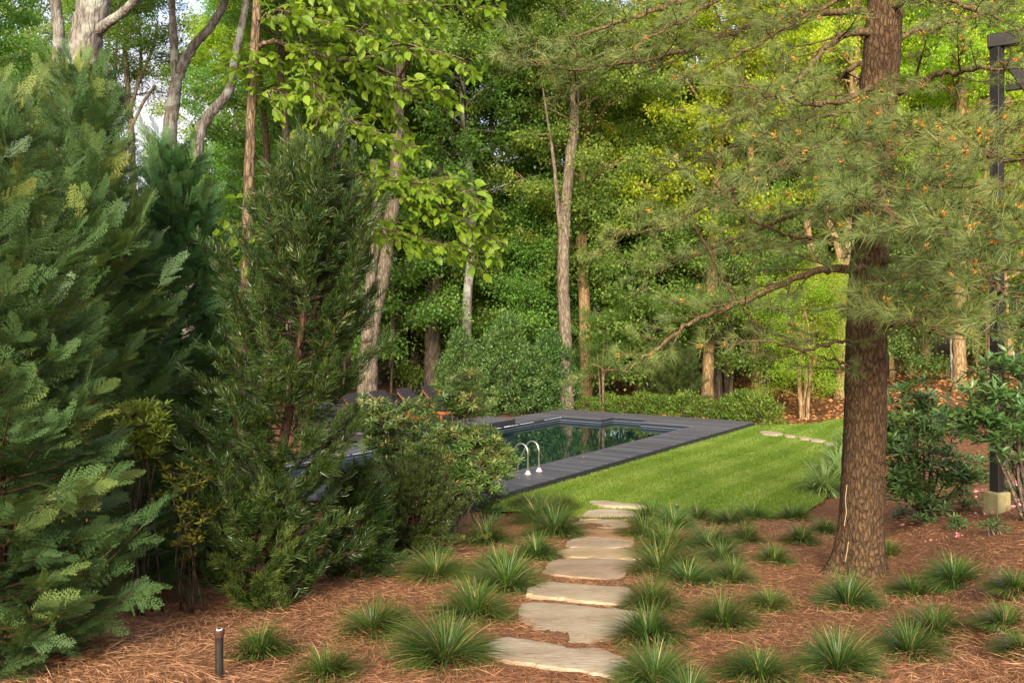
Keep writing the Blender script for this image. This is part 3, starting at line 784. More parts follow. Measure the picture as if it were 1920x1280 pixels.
path_light(ground_at(1269, 972), 0.24, 0.03, 'short dark stake light at the lawn edge beside the path')

def timber_frame():
    base = np.array([5.86, 11.0, float(gz(5.86, 11.0))])
    t = thing('timber_frame', base, 'tall dark timber post frame on mossy concrete foot right of the pine', 'timber frame')
    def member(name, a, b, w_, h_, mat='post', rot=0.0, bv=0.006):
        a, b = np.array(a, float), np.array(b, float)
        L = np.linalg.norm(b - a)
        g = Geo(); box(g, (-w_ / 2, -h_ / 2, 0), (w_ / 2, h_ / 2, L))
        o = g.build(name, MAT[mat], t); bevel(o, bv)
        q = Vector(b - a).to_track_quat('Z', 'Y')
        o.rotation_euler = (q.to_matrix() @ Matrix.Rotation(rot, 3, 'Z')).to_euler()
        o.location = a - base
        return o
    zt = 6.72
    member('post', base + [0, 0, .26], (base[0], base[1], zt), .12, .12, rot=R(28))
    member('concrete_foot', base + [0, 0, -.15], base + [0, 0, .258], .22, .22, 'pier', R(24), 0.015)
    c2 = np.array([8.6, 9.2, 0]); c2[2] = float(gz(8.6, 9.2))
    member('post', c2 + [0, 0, .26], (c2[0], c2[1], zt), .15, .15, rot=R(28))
    member('concrete_foot', c2 + [0, 0, -.15], c2 + [0, 0, .258], .22, .22, 'pier', R(24), 0.015)
    u = (c2 - base)[:2] / np.linalg.norm((c2 - base)[:2])
    a = np.array([base[0] - u[0] * .1, base[1] - u[1] * .1, zt + .085]); b = np.array([c2[0] + u[0] * .1, c2[1] + u[1] * .1, zt + .085])
    member('beam', a, b, .14, .16)
    member('rail', (base[0] + u[0] * .09, base[1] + u[1] * .09, zt - .50), (c2[0] - u[0] * .09, c2[1] - u[1] * .09, zt - .50), .07, .07)
    member('brace', (base[0] + u[0] * .12, base[1] + u[1] * .12, zt - .16), (base[0] + u[0] * .95, base[1] + u[1] * .95, zt - 1.6), .12, .12)
timber_frame()
# ------------------------------------------------------------------ sedge tufts
def tuft_mesh(seed, n=430, mat='sedge', wide=0.0048, lo=0.26, hi=0.44, pale=0.0):
    rng = rng_of(seed)
    az = rng.uniform(0, 2 * np.pi, n)
    q = rng.uniform(size=n) ** 0.75
    el0 = R(86) - q * R(58) + rng.normal(size=n) * 0.08
    L = rng.uniform(lo, hi, n) * (1.0 - 0.12 * q)
    bend = rng.uniform(0.7, 1.9, n) * (0.55 + q)
    rb = 0.065 * np.sqrt(q)
    h = np.stack([np.cos(az), np.sin(az), np.zeros(n)], -1)
    k = 6
    P = np.zeros((n, k, 3)); P[:, 0] = h * rb[:, None]; P[:, 0, 2] = -0.01
    tw = rng.normal(size=n) * 0.25
    h2 = np.stack([np.cos(az + tw), np.sin(az + tw), np.zeros(n)], -1)
    for i in range(1, k):
        s = i / (k - 1)
        el = el0 - bend * s ** 1.4
        st = L / (k - 1)
        hh = h * (1 - s) + h2 * s
        P[:, i] = P[:, i - 1] + st[:, None] * (np.cos(el)[:, None] * hh + np.sin(el)[:, None] * np.array([0, 0, 1.0]))
    P[:, :, 2] = np.maximum(P[:, :, 2], 0.004 + 0.012 * rng.uniform(size=(n, 1)))
    side = np.stack([-np.sin(az), np.cos(az), np.zeros(n)], -1)
    wd = wide * rng.uniform(0.7, 1.3, n)[:, None] * np.array([0.8, 1.0, 1.0, 0.85, 0.55, 0.08])[None]
    A = P + side[:, None] * wd[..., None] * 0.5; B = P - side[:, None] * wd[..., None] * 0.5
    V = np.stack([A, B], 2).reshape(n, k * 2, 3)
    f = np.array([[2 * i, 2 * i + 1, 2 * i + 3, 2 * i + 2] for i in range(k - 1)])
    F = f[None] + (np.arange(n) * k * 2)[:, None, None]
    base = np.clip(0.38 + rng.normal(size=n) * 0.20 + pale, 0, 1)
    base = np.where(rng.uniform(size=n) < 0.06, 1.1, np.minimum(base, .68))
    T = np.clip(base[:, None] + np.linspace(-0.14, 0.16, k)[None], 0, 1 if mat == 'sedge' else .95)
    g = Geo(); g.add(V.reshape(-1, 3), None, F.reshape(-1, 4), np.repeat(T, 2, axis=1).ravel())
    return g.mesh('sedge_tuft', MAT[mat])
TUFT = [tuft_mesh(s, 900 + 50 * s, 'sedge', .0052, .27, .44) for s in range(6)]
# base pixel, width in pixels, which one it is
TUFTS = [
 (487, 1242, 118, 'sedge tuft just right of the dark stake light'),
 (610, 1285, 110, 'yellowish sedge tuft cut by the bottom edge left of the path'),
 (700, 1198, 128, 'round sedge tuft standing alone left of the path in open straw'),
 (833, 1256, 160, 'big sedge tuft touching the left end of the lowest path stone'),
 (890, 1174, 140, 'sedge tuft left of the largest rounded path stone'),
 (818, 1095, 112, 'sedge tuft in front of the dark mounded shrub'),
 (950, 1112, 118, 'sedge tuft left of the third path stone'),
 (930, 1080, 95, 'sedge tuft behind the one left of the third path stone'),
 (914, 1028, 92, 'sedge tuft under the small rhododendron'),
 (1006, 1053, 82, 'sedge tuft left of the grey stained path stone'),
 (1040, 1016, 96, 'sedge tuft left of the straw covered path stone'),
 (1010, 990, 90, 'dense sedge tuft in the middle of the left path edge'),
 (992, 956, 66, 'small sedge tuft at the lawn corner near the deck'),
 (1053, 960, 66, 'small sedge tuft left of the white path stone'),
 (1030, 974, 70, 'sedge tuft between the lawn corner tufts'),
 (1222, 988, 76, 'sedge tuft right of the white path stone'),
 (1208, 1014, 84, 'sedge tuft right of the straw covered path stone'),
 (1262, 996, 72, 'sedge tuft at the foot of the short stake light'),
 (1240, 1088, 124, 'big sedge tuft right of the grey stained path stone'),
 (1250, 1050, 100, 'sedge tuft right of the sandy yellow path stone'),
 (1222, 1150, 104, 'sedge tuft right of the third path stone'),
 (1216, 1214, 122, 'sedge tuft right of the largest rounded path stone'),
 (1228, 1296, 140, 'sedge tuft cut by the bottom edge right of the lowest path stone'),
 (1309, 979, 52, 'leftmost tuft of the row along the lawn edge'),
 (1368, 989, 66, 'second tuft of the row along the lawn edge'),
 (1411, 980, 58, 'third tuft of the row along the lawn edge'),
 (1397, 1023, 62, 'sedge tuft just below the row along the lawn edge'),
 (1330, 1040, 84, 'sedge tuft in the middle of the right bed near the path'),
 (1352, 1062, 74, 'sedge tuft touching the one in the middle of the right bed'),
 (1372, 1097, 84, 'sedge tuft between path and pine, in the second row'),
 (1289, 1106, 90, 'sedge tuft leaning over the path stones from the right bed'),
 (1487, 982, 58, 'fourth tuft of the row along the lawn edge'),
 (1503, 1024, 72, 'sedge tuft below the fourth lawn edge tuft'),
 (1547, 1003, 54, 'flat sedge tuft just left of the pine trunk'),
 (1451, 1062, 66, 'small lone sedge tuft left of the pine trunk base'),
 (1663, 1050, 60, 'bright sedge tuft behind the pine trunk base'),
 (1443, 1146, 78, 'small yellowish sedge tuft in the right bed, middle row'),
 (1357, 1182, 112, 'dark sedge tuft in the right bed beside the path'),
 (1590, 1150, 96, 'sedge tuft just in front of the pine trunk'),
 (1710, 1124, 82, 'sedge tuft right of the pine base, front row'),
 (1790, 1103, 92, 'sedge tuft right of the pine base, under the timber post'),
 (1903, 1122, 84, 'sedge tuft at the right edge, upper one'),
 (1755, 1204, 106, 'sedge tuft behind another in the lower right bed'),
 (1706, 1246, 136, 'wide sedge tuft in the lower right bed'),
 (1884, 1186, 92, 'sedge tuft at the right edge, middle one'),
 (1914, 1228, 84, 'sedge tuft at the right edge, lowest one'),
 (1572, 1280, 140, 'sedge tuft at the bottom edge below the pine'),
 (1424, 1285, 148, 'sedge tuft at the bottom edge between path and pine'),
 (1290, 1322, 110, 'sedge tuft mostly below the bottom edge right of the path')]
def sedges():
    rng = rng_of(77)
    for i, (px, py, wpx, lb) in enumerate(TUFTS):
        c = ground_at(px, py - 0.10 * wpx)
        s = wpx * c[1] / FPX / 0.60 * 1.34
        o = link('sedge_tuft', TUFT[i % len(TUFT)])
        o.location = (c[0], c[1], float(gz(c[0], c[1]) + bumps(c[0], c[1])))
        s *= rng.uniform(.9, 1.1); o.rotation_euler = (rng.normal() * .09 + .05, rng.normal() * .09, rng.uniform(0, 6.28)); o.scale = (s, s * rng.uniform(.88, 1.1), s * rng.uniform(0.62, 0.92))
        tag(o, lb, 'sedge', 'sedge tufts planted beside the path', 'thing')
        del o['kind']
    hk = [tuft_mesh(50 + k, 420, 'hakone', 0.012, 0.34, 0.56, 0.12) for k in range(2)]
    for k, (px, py, wpx, lb) in enumerate([
            (1545, 930, 78, 'nearest pale striped grass clump at the lawn edge left of the pine'),
            (1578, 912, 74, 'pale striped grass clump second along the lawn edge'),
            (1570, 890, 66, 'pale striped grass clump third along the lawn edge'),
            (1590, 866, 58, 'pale striped grass clump fourth along the lawn edge'),
            (1592, 848, 50, 'pale striped grass clump fifth along the lawn edge'),
            (1598, 832, 44, 'farthest pale striped grass clump beside the pine trunk')]):
        c = ground_at(px, py - 6); s = wpx * c[1] / FPX / 0.78 * 1.55
        o = link('striped_grass', hk[k % 2]); o.location = (c[0], c[1], float(gz(c[0], c[1]))); o.rotation_euler = (0, 0, k * 1.3); o.scale = (s, s, s)
        tag(o, lb, 'ornamental grass', 'striped grasses along the lawn edge')
sedges()

# ------------------------------------------------------------------ foliage shapes
def frond_shape(seed):
    rng = rng_of(seed)
    V, F, T = [], [], []
    def tri(a, b, c, t):
        k = len(V); V.extend([a, b, c]); T.extend(t); F.append([k, k + 1, k + 2])
    def ax(u): return np.array([u, 0.04 * math.sin(3 * u), -0.16 * u * u])
    tri(ax(0) + [0, .012, 0], ax(0) - [0, .012, 0], ax(1.0), (-.25, -.25, .1))
    nn = 12
    for i in range(nn):
        u = 0.08 + 0.88 * i / nn
        for s in (-1, 1):
            uu = u + (0.035 if s > 0 else 0)
            p = ax(min(uu, 1))
            l = (0.40 * (1 - uu) ** 0.75 + 0.05) * rng.uniform(.75, 1.1)
            a = R(rng.uniform(34, 46))
            dd = nrm(np.array([math.cos(a), s * math.sin(a), rng.normal() * .12 - .02]))
            sd = np.array([-dd[1], dd[0], 0.0])
            tip = p + dd * l + np.array([0.03, 0, -0.03])
            tri(p + sd * .008, p - sd * .008, tip, (-.1, -.1, .12))
            m = max(2, int(l / 0.06))
            for j in range(m):
                b = p + (tip - p) * (0.12 + 0.82 * j / m)
                ll = 0.085 * (1 - 0.5 * j / m) * rng.uniform(.7, 1.2)
                for s2 in (-1, 1):
                    a2 = R(rng.uniform(30, 45))
                    d2 = dd * math.cos(a2) + sd * s2 * math.sin(a2) + np.array([0, 0, rng.normal() * .15])
                    w2 = np.cross(d2, [0, 0, 1]) * 0.012
                    tri(b + w2, b - w2, b + d2 * ll, (-.06, -.06, .10))
    return np.array(V), np.array(F), np.array(T)
def plume_shape(seed, n=22, width=0.021, spread=46, curl=0.16):
    rng = rng_of(seed)
    V, F, T = [], [], []
    for i in range(n):
        u0 = 0.05 + 0.75 * (i / n); az = i * 2.399 + rng.uniform(-.3, .3)
        l = rng.uniform(.30, .48) * (1.1 - 0.25 * u0)
        a = R(spread * rng.uniform(.7, 1.25) * (1 - 0.45 * i / n))
        r = np.array([0, math.cos(az), math.sin(az)])
        p0 = np.array([u0, 0, 0]); p1 = p0 + l * .55 * (math.cos(a) * np.array([1, 0, 0]) + math.sin(a) * r)
        p2 = p1 + l * .55 * (math.cos(a * .35) * np.array([1, 0, 0]) + math.sin(a * .35) * r) + np.array([0, 0, curl * rng.uniform(-.3, 1)])
        sd = nrm(np.cross(p2 - p0, nrm(rng.normal(size=3)))) * width
        k = len(V)
        V += [p0 + sd * .6, p0 - sd * .6, p1 + sd, p1 - sd, p2]
        F += [[k, k + 1, k + 3], [k, k + 3, k + 2], [k + 2, k + 3, k + 4]]
        T += [-.22, -.22, 0, 0, .42]
    k = len(V)
    V += [np.array([0, .015, 0]), np.array([0, -.015, 0]), np.array([1, 0, 0])]; F += [[k, k + 1, k + 2]]; T += [-.2, -.2, .1]
    return np.array(V, float), np.array(F), np.array(T)
def tuft_shape(seed, n=44, width=0.030):
    rng = rng_of(seed)
    V, F, T = [], [], []
    for i in range(n):
        az = rng.uniform(0, 6.283); a = R(rng.uniform(12, 92)) * rng.uniform(.6, 1)
        u0 = rng.uniform(-.35, .12)
        r = np.array([0, math.cos(az), math.sin(az)])
        d = math.cos(a) * np.array([1, 0, 0]) + math.sin(a) * r + np.array([0, 0, -.08])
        l = rng.uniform(.7, 1.1); p0 = np.array([u0, 0, 0])
        sd = nrm(np.cross(d, nrm(rng.normal(size=3)))) * width * .5
        k = len(V); V += [p0 + sd, p0 - sd, p0 + d * l]; F += [[k, k + 1, k + 2]]; tt = rng.normal() * .16; T += [tt - .1, tt - .1, tt + .1]
    for i in range(5):
        k = len(V); az = i * 1.25; r = np.array([0, math.cos(az), math.sin(az)]) * .05
        V += [np.array([0, .02, .01]) , np.array([0, -.02, -.01]), np.array([.34, 0, 0]) + r]; F += [[k, k + 1, k + 2]]; T += [.25, .25, .5]
    return np.array(V, float), np.array(F), np.array(T)
FRONDS = [frond_shape(s) for s in (1, 2, 3)]
PLUMES = [plume_shape(s) for s in (1, 2, 3)]
SHORT = [plume_shape(s, 13, 0.042, 55, 0.05) for s in (11, 12)]
NTUFT = [tuft_shape(s) for s in (1, 2, 3)]
UP = np.array([0, 0, 1.0])

def scatter(g, shapes, pos, d, n, L, tint, rng):
    pos, d, n, L, tint = map(np.asarray, (pos, d, n, L, tint))
    which = rng.integers(0, len(shapes), len(pos))
    for k, s in enumerate(shapes):
        m = which == k
        if m.any(): stamp(s, pos[m], d[m], n[m], L[m], None, tint[m], g)

# ------------------------------------------------------------------ big flat-spray conifers on the left
def leyland_meshes(seed, H, Rr, nl=200, per=17):
    rng = rng_of(seed)
    gt, gl, gf = Geo(), Geo(), Geo()
    ax = smooth_path([(0, 0, -.2), (.03, .02, H * .35), (-.03, .03, H * .7), (.0, 0, H)], 6)
    tube(gt, ax, np.linspace(.075, .008, len(ax)), 8)
    P, D, N, L, T = [], [], [], [], []
    for i in range(nl):
        u = 0.03 + 0.95 * ((i + .5) / nl) ** 1.12
        az = i * 2.39996 + rng.normal() * .25
        r = Rr * ((1 - u) ** 0.72 * 0.98 + 0.04) * rng.uniform(.72, 1.14) * (0.8 + 0.2 * sstep(0, .10, u))
        el = R(8 + 48 * u + rng.normal() * 7)
        h = np.array([math.cos(az), math.sin(az), 0])
        a = np.array([0, 0, u * H - 0.12 * r])
        b = a + h * r * .55 + UP * r * .55 * math.tan(el) * .55
        c = a + h * r + UP * r * math.tan(el) * .95
        path = smooth_path([a, b, c], 5)
        tube(gl, path, np.linspace(.016, .003, len(path)) * (1.3 - u), 4, cap=False)
        bt = rng.normal() * .10
        tn = nrm(np.gradient(path, axis=0))
        side = np.array([-h[1], h[0], 0])
        m = max(4, int(per * (0.45 + 0.6 * (1 - u))))
        for j in range(m):
            t = 0.22 + 0.78 * (j + .5) / m
            idx = t * (len(path) - 1); k0 = int(idx); p = path[k0] + (path[min(k0 + 1, len(path) - 1)] - path[k0]) * (idx - k0)
            s = -1 if j % 2 else 1
            last = j == m - 1
            dv = tn[k0] * (1.0 if last else .72) + side * s * (0 if last else .55) + UP * (.10 + rng.normal() * .16) + rng.normal(size=3) * .12
            P.append(p); D.append(dv)
            N.append(np.cross(tn[k0], side) * np.sign(np.cross(tn[k0], side)[2] + 1e-6) + rng.normal(size=3) * .55)
            L.append(rng.uniform(.28, .60) * (1.12 - .35 * t) * (0.7 + 0.3 * min(1, r / (.5 * Rr))))
            tt = 0.44 + bt + rng.normal() * .08
            if rng.uniform() < .09: tt += .26
            T.append(tt)
    for k in range(26):           # young shoots round the leader
        z = H * rng.uniform(.86, 1.0); az = rng.uniform(0, 6.28)
        P.append((0, 0, z)); D.append((math.cos(az) * .8, math.sin(az) * .8, .9)); N.append(rng.normal(size=3)); L.append(.26); T.append(.6)
    scatter(gf, FRONDS, P, D, N, L, T, rng)
    return gt.mesh('trunk', MAT['bark_crypto'], True), gl.mesh('limbs', MAT['twig_red'], True), gf.mesh('foliage', MAT['leyland'])
LEY = [leyland_meshes(3, 4.4, 1.10)]
def leyland(px, d, H, sc, rz, kind, label, mat=None):
    x = (px - 960) / FPX * d
    m = LEY[kind]; H0 = 4.4
    t = thing('cypress_tree', (x, d, float(gz(x, d))), label, 'conifer', 'cypress trees screening the left side', rz, (sc, sc, H / H0))
    link('trunk', m[0], t); stuff(link('limbs', m[1], t)); o = stuff(link('foliage', m[2], t))
    o['label'] = 'feathery flat sprays of foliage'
leyland(-10, 5.9, 3.55, .78, 0.4, 0, 'blue green feathery conifer filling the lower left corner')
leyland(150, 8.4, 4.75, .95, 2.1, 0, 'feathery conifer with a pointed leader behind the corner one')
leyland(325, 10.4, 4.6, .98, 4.0, 0, 'dark conifer between the feathery one and the slender trunk')
leyland(-60, 9.6, 5.0, 1.0, 1.0, 0, 'tall conifer whose tip shows in the upper left corner')

# ------------------------------------------------------------------ plume-leaved evergreens
def plume_tree(name, base, axis, Rr, nl, per, L0, label, cat, shapes, seed, mat='crypto', prof=None, el0=18, el1=55, tint0=0.40, group=None):
    """axis: points (x,y,z) relative to the base, from the ground to the tip"""
    rng = rng_of(seed)
    t = thing(name, base, label, cat, group)
    ax = smooth_path(axis, 8)
    gt, gl, gf = Geo(), Geo(), Geo()
    tube(gt, ax, np.linspace(.06, .008, len(ax)) * (Rr / .7) ** .5, 8)
    prof = prof or (lambda u: (1 - u) ** .7 * (0.55 + 0.45 * sstep(0, .3, u)) + .06)
    P, D, N, L, T = [], [], [], [], []
    for i in range(nl):
        u = 0.02 + .96 * (i + .5) / nl
        az = i * 2.39996 + rng.normal() * .3
        k = u * (len(ax) - 1); k0 = int(k); a = ax[k0] + (ax[min(k0 + 1, len(ax) - 1)] - ax[k0]) * (k - k0)
        lump = 1 + .25 * math.sin(3 * az + 9 * u) * math.sin(14 * u + az)
        r = Rr * prof(u) * rng.uniform(.55, 1.22) * lump
        el = R(el0 + (el1 - el0) * u + rng.normal() * 8)
        h = np.array([math.cos(az), math.sin(az), 0])
        b = a + h * r * .5 + UP * r * .2 * math.tan(el); c = a + h * r + UP * r * math.tan(el)
        path = smooth_path([a, b, c], 4)
        tube(gl, path, np.linspace(.010, .003, len(path)), 4, cap=False)
        tn = nrm(np.gradient(path, axis=0)); side = np.array([-h[1], h[0], 0]); bt = rng.normal() * .09
        for j in range(per):
            tt = 0.25 + .75 * ((j + .5) / per) ** .8
            k = tt * (len(path) - 1); k0 = int(k); p = path[k0] + (path[min(k0 + 1, len(path) - 1)] - path[k0]) * (k - k0)
            dv = tn[k0] * rng.uniform(.5, 1) + side * rng.normal() * .6 + UP * (.30 + rng.normal() * .28) + rng.normal(size=3) * .15
            P.append(p + rng.normal(size=3) * .02); D.append(dv); N.append(rng.normal(size=3)); L.append(L0 * rng.uniform(.75, 1.25)); T.append(tint0 + bt + rng.normal() * .10)
    scatter(gf, shapes, P, D, N, L, np.clip(T, 0, 1), rng)
    gt.build('trunk', MAT['bark_crypto'], t, True); stuff(gl.build('limbs', MAT['bark_crypto'], t)); stuff(gf.build('foliage', MAT[mat], t))
    return t
b = ground_at(492, 1132)
def rel(px, py, d, b=None): return at(px, py, d) - b
plume_tree('cryptomeria_tree', b, [rel(492, 1150, b[1], b), rel(520, 900, b[1], b), rel(562, 650, b[1], b), rel(580, 480, b[1], b), rel(590, 335, b[1], b)], .73, 185, 22, .165,
           'tall dark cryptomeria with plumed shoots left of the pool', 'conifer', PLUMES, 61,
           prof=lambda u: np.interp(u, [0, .08, .25, .45, .6, .8, 1], [.62, .85, 1.0, .95, .88, .66, .25]))
b2 = ground_at(505, 1128); b2[1] -= .35; b2[2] = float(gz(b2[0], b2[1]))
plume_tree('cryptomeria_shrub', b2, [(0, 0, -.05), (.02, 0, .4), (0, 0, .85)], .36, 46, 15, .15, 'low bright plumed shoot at the foot of the tall cryptomeria', 'shrub', PLUMES, 62,
           prof=lambda u: np.interp(u, [0, .2, .6, 1], [.6, .9, 1, .4]), tint0=.52)
x = (668 - 960) / FPX * 9.3
plume_tree('cryptomeria_shrub', (x, 9.3, float(gz(x, 9.3))), [(0, 0, -.05), (.03, 0, .5), (0, 0, .95)], .40, 64, 16, .17, 'drooping dark plumed evergreen between tall cryptomeria and mounded shrub', 'shrub', PLUMES, 63,
           prof=lambda u: np.interp(u, [0, .2, .7, 1], [.7, 1, .8, .3]), el0=-5, el1=50, tint0=.34)
bm = ground_at(775, 1040)
plume_tree('dwarf_spruce', bm, [(0, 0, -.02), (0, 0, .4), (.02, 0, .78)], .62, 150, 22, .09, 'dark green mounded dwarf conifer left of the path', 'shrub', SHORT, 64,
           prof=lambda u: np.interp(u, [0, .15, .5, .85, 1], [.75, 1, .95, .6, .35]), el0=5, el1=60, tint0=.50)

# ------------------------------------------------------------------ the pine on the right
def pine():
    rng = rng_of(9)
    D0 = 9.5
    base = ground_at(1612, 1058); base[1] = D0; base[0] = (1612 - 960) / FPX * D0; base[2] = float(gz(base[0], D0))
    t = thing('pine_tree', base, 'big white pine with brown plated bark right of the path', 'pine tree')
    tp = [(1608, 1085, .30), (1612, 1050, .241), (1614, 1010, .225), (1617, 900, .216), (1622, 760, .21), (1626, 600, .201), (1632, 450, .189), (1638, 300, .198), (1647, 180, .190), (1657, 60, .182), (1663, -20, .176), (1675, -250, .15), (1690, -600, .06)]
    P = np.array([list(at(px, py, D0) - base) + [r] for px, py, r in tp])
    Q = smooth_path(P, 10)
    g = Geo(); sides = 30
    th = np.linspace(0, 2 * np.pi, sides, endpoint=False)
    fl = sstep(0.75, -.15, Q[:, 2])[:, None]
    rr = Q[:, 3:4] * (1 + 0.020 * rng.normal(size=(len(Q), sides)) + 0.03 * np.sin(3 * th + 2.0 * Q[:, 2:3]) + fl * (0.34 * np.abs(np.sin(2.5 * th + .4)) ** 1.5 + .12 * np.sin(4 * th + 1)))
    V = np.stack([Q[:, 0:1] + rr * np.cos(th), Q[:, 1:2] + rr * np.sin(th), np.repeat(Q[:, 2:3], sides, 1)], -1)
    n = len(Q); i = np.arange(n - 1)[:, None] * sides; j = np.arange(sides)[None]; k = (j + 1) % sides
    g.add(V.reshape(-1, 3), None, np.stack([i + j, i + k, i + sides + k, i + sides + j], -1).reshape(-1, 4))
    g.build('trunk', MAT['bark_pine'], t, True)
    # branch lines: (pixel, pixel, distance) and start radius
    br = [
     ([(1640, 62, 9.5), (1590, 62, 9.3), (1548, 92, 9.1), (1512, 135, 8.9), (1440, 190, 8.7), (1350, 235, 8.6)], .050, 1),
     ([(1640, 122, 9.5), (1592, 128, 9.6), (1555, 175, 9.9), (1480, 240, 10.2), (1380, 280, 10.4)], .040, 1),
     ([(1660, 180, 9.5), (1700, 165, 9.3), (1750, 145, 9.0), (1810, 132, 8.6), (1925, 130, 8.0)], .062, 1),
     ([(1630, 300, 9.5), (1560, 297, 9.2), (1490, 300, 9.0), (1440, 318, 8.9), (1340, 370, 8.8), (1260, 420, 8.7), (1150, 440, 8.7)], .045, 1),
     ([(1655, -20, 9.5), (1560, 8, 9.2), (1460, 60, 9.0), (1380, 105, 8.9), (1310, 142, 8.8)], .026, 1),
     ([(1660, -90, 9.5), (1480, -60, 9.2), (1300, -5, 8.9), (1200, 30, 8.7), (1110, 60, 8.6), (1000, 80, 8.5)], .046, 1),
     ([(1650, 20, 9.5), (1500, 30, 9.8), (1380, 60, 9.6), (1280, 97, 9.4), (1180, 118, 9.3), (1060, 128, 9.2), (985, 105, 9.2)], .042, 1),
     ([(1632, 500, 9.5), (1570, 503, 9.2), (1520, 512, 9.0), (1430, 548, 8.8), (1350, 582, 8.7), (1290, 606, 8.6), (1235, 650, 8.6), (1170, 695, 8.5), (1105, 685, 8.5)], .046, .8),
     ([(1290, 400, 9.3), (1340, 490, 9.2), (1380, 560, 9.1), (1425, 612, 9.0), (1500, 650, 8.9)], .020, .6),
     ([(1632, 350, 9.5), (1560, 380, 9.9), (1450, 420, 10.3), (1330, 470, 10.6), (1200, 520, 10.8)], .035, 1),
     ([(1640, 612, 9.5), (1700, 608, 9.0), (1760, 603, 8.6), (1850, 598, 8.2), (1930, 575, 7.9)], .040, .9),
     ([(1635, 545, 9.5), (1690, 520, 9.9), (1760, 520, 10.3), (1850, 500, 10.6)], .034, .9),
     ([(1636, 500, 9.5), (1665, 488, 9.2), (1695, 492, 9.0), (1740, 515, 8.3), (1790, 545, 7.4)], .045, .9),
     ([(1638, 330, 9.5), (1690, 330, 8.6), (1740, 350, 7.6), (1790, 400, 6.5), (1830, 440, 5.6)], .040, 1.2),
     ([(1640, 270, 9.5), (1700, 250, 8.4), (1780, 262, 7.3), (1860, 290, 6.2), (1935, 310, 5.5)], .042, 1.2),
     ([(1640, 420, 9.5), (1700, 430, 8.4), (1780, 470, 7.0), (1850, 520, 5.9), (1890, 560, 5.2)], .038, 1.2),
     ([(1640, 240, 9.5), (1600, 250, 8.6), (1560, 270, 7.8), (1510, 280, 7.1), (1470, 300, 6.6)], .036, 1.1),
     ([(1640, 330, 9.5), (1640, 340, 8.5), (1650, 350, 7.5), (1660, 390, 6.6), (1690, 430, 5.8)], .036, 1.2),
     ([(1636, 560, 9.5), (1660, 560, 8.6), (1690, 580, 7.6), (1720, 600, 6.6), (1760, 620, 5.8)], .030, .9),
     ([(1650, 90, 9.5), (1720, 60, 9.8), (1800, 40, 10.0), (1900, 20, 10.2)], .036, 1),
     ([(1655, 20, 9.5), (1720, 0, 9.0), (1800, 10, 8.5), (1880, 40, 8.0), (1940, 60, 7.7)], .040, 1),
     ([(1630, 200, 9.5), (1560, 215, 10.0), (1440, 240, 10.6), (1340, 290, 11.0), (1240, 330, 11.3)], .034, 1),
     ([(1640, 160, 9.5), (1600, 180, 8.7), (1530, 195, 8.1), (1450, 180, 7.6), (1380, 160, 7.3)], .034, 1),
     ([(1625, 640, 9.5), (1580, 640, 9.0), (1500, 655, 8.6), (1420, 640, 8.4), (1350, 650, 8.3)], .022, .7),
     ([(1625, 700, 9.5), (1575, 678, 9.3), (1535, 668, 9.1)], .020, .2),
     ([(1640, 440, 9.5), (1560, 450, 9.0), (1470, 440, 8.6), (1400, 400, 8.3), (1330, 330, 8.1)], .028, .9),
     ([(1645, 380, 9.5), (1720, 380, 9.9), (1800, 350, 10.2), (1900, 360, 10.4)], .034, 1.1),
     ([(1655, -60, 9.5), (1500, -70, 9.0), (1380, -20, 8.6), (1280, 40, 8.4), (1180, 95, 8.3)], .030, 1.0)]
    total = 0
    for bi, (pl, r0, dens) in enumerate(br):
        W = smooth_path([at(*p) - base for p in pl], 7)
        wob = rng.normal(size=W.shape) * .012; wob[0] = 0; W = W + wob
        gb = Geo(); tube(gb, W, np.linspace(r0 * .95, .006, len(W)), 7, wob=.05, rng=rng)
        seg = np.linalg.norm(np.diff(W, axis=0), axis=1); cum = np.concatenate([[0], np.cumsum(seg)]); Lt = cum[-1]
        def pt(s):
            k0 = min(np.searchsorted(cum, s, side='right') - 1, len(W) - 2); f = (s - cum[k0]) / seg[k0]
            return W[k0] + (W[k0 + 1] - W[k0]) * f, nrm(W[k0 + 1] - W[k0])
        P_, D_, L_, T_ = [], [], [], []
        cones = []
        s = min(.55, Lt * .22); sgn = 1
        bt = rng.normal() * .06
        while s < Lt:
            p, tg = pt(min(s, Lt - 1e-3))
            fr = s / Lt
            sd = nrm(np.cross(tg, UP))
            l2 = rng.uniform(.40, .95) * (1.05 - .55 * fr) * (0.8 + .2 * dens)
            dv = nrm(tg * rng.uniform(.45, .9) + sd * sgn * rng.uniform(.5, .95) + UP * rng.normal() * .22)
            end = p + dv * l2 + UP * (-.03 * l2 + rng.uniform(0, .10))
            mid = (p + end) / 2 + rng.normal(size=3) * .03 * l2 + UP * -.03
            sp = smooth_path([p, mid, end], 3)
            tube(gb, sp, np.linspace(max(.004, r0 * .28 * (1 - fr) + .003), .003, len(sp)), 4, cap=False)
            m = max(2, int(l2 / .115 * min(1.25, dens + .15)))
            for j in range(m):
                f = .28 + .72 * (j + .6) / m
                q = sp[min(int(f * (len(sp) - 1)), len(sp) - 1)]
                d2 = nrm(nrm(end - p) * rng.uniform(.5, .9) + np.cross(nrm(end - p), UP) * (1 if j % 2 else -1) * rng.uniform(.3, .8) + UP * rng.uniform(-.15, .35))
                l3 = rng.uniform(.05, .20) * (1.1 - .3 * f)
                e2 = q + d2 * l3
                tube(gb, [q, e2], [.0030, .0022], 3, cap=False)
                P_.append(e2); D_.append(d2); L_.append(rng.uniform(.10, .15)); T_.append(.45 + bt + rng.normal() * .09)
                if rng.uniform() < (.13 if pl[-1][0] > 1250 else .05): cones.append((e2, d2))
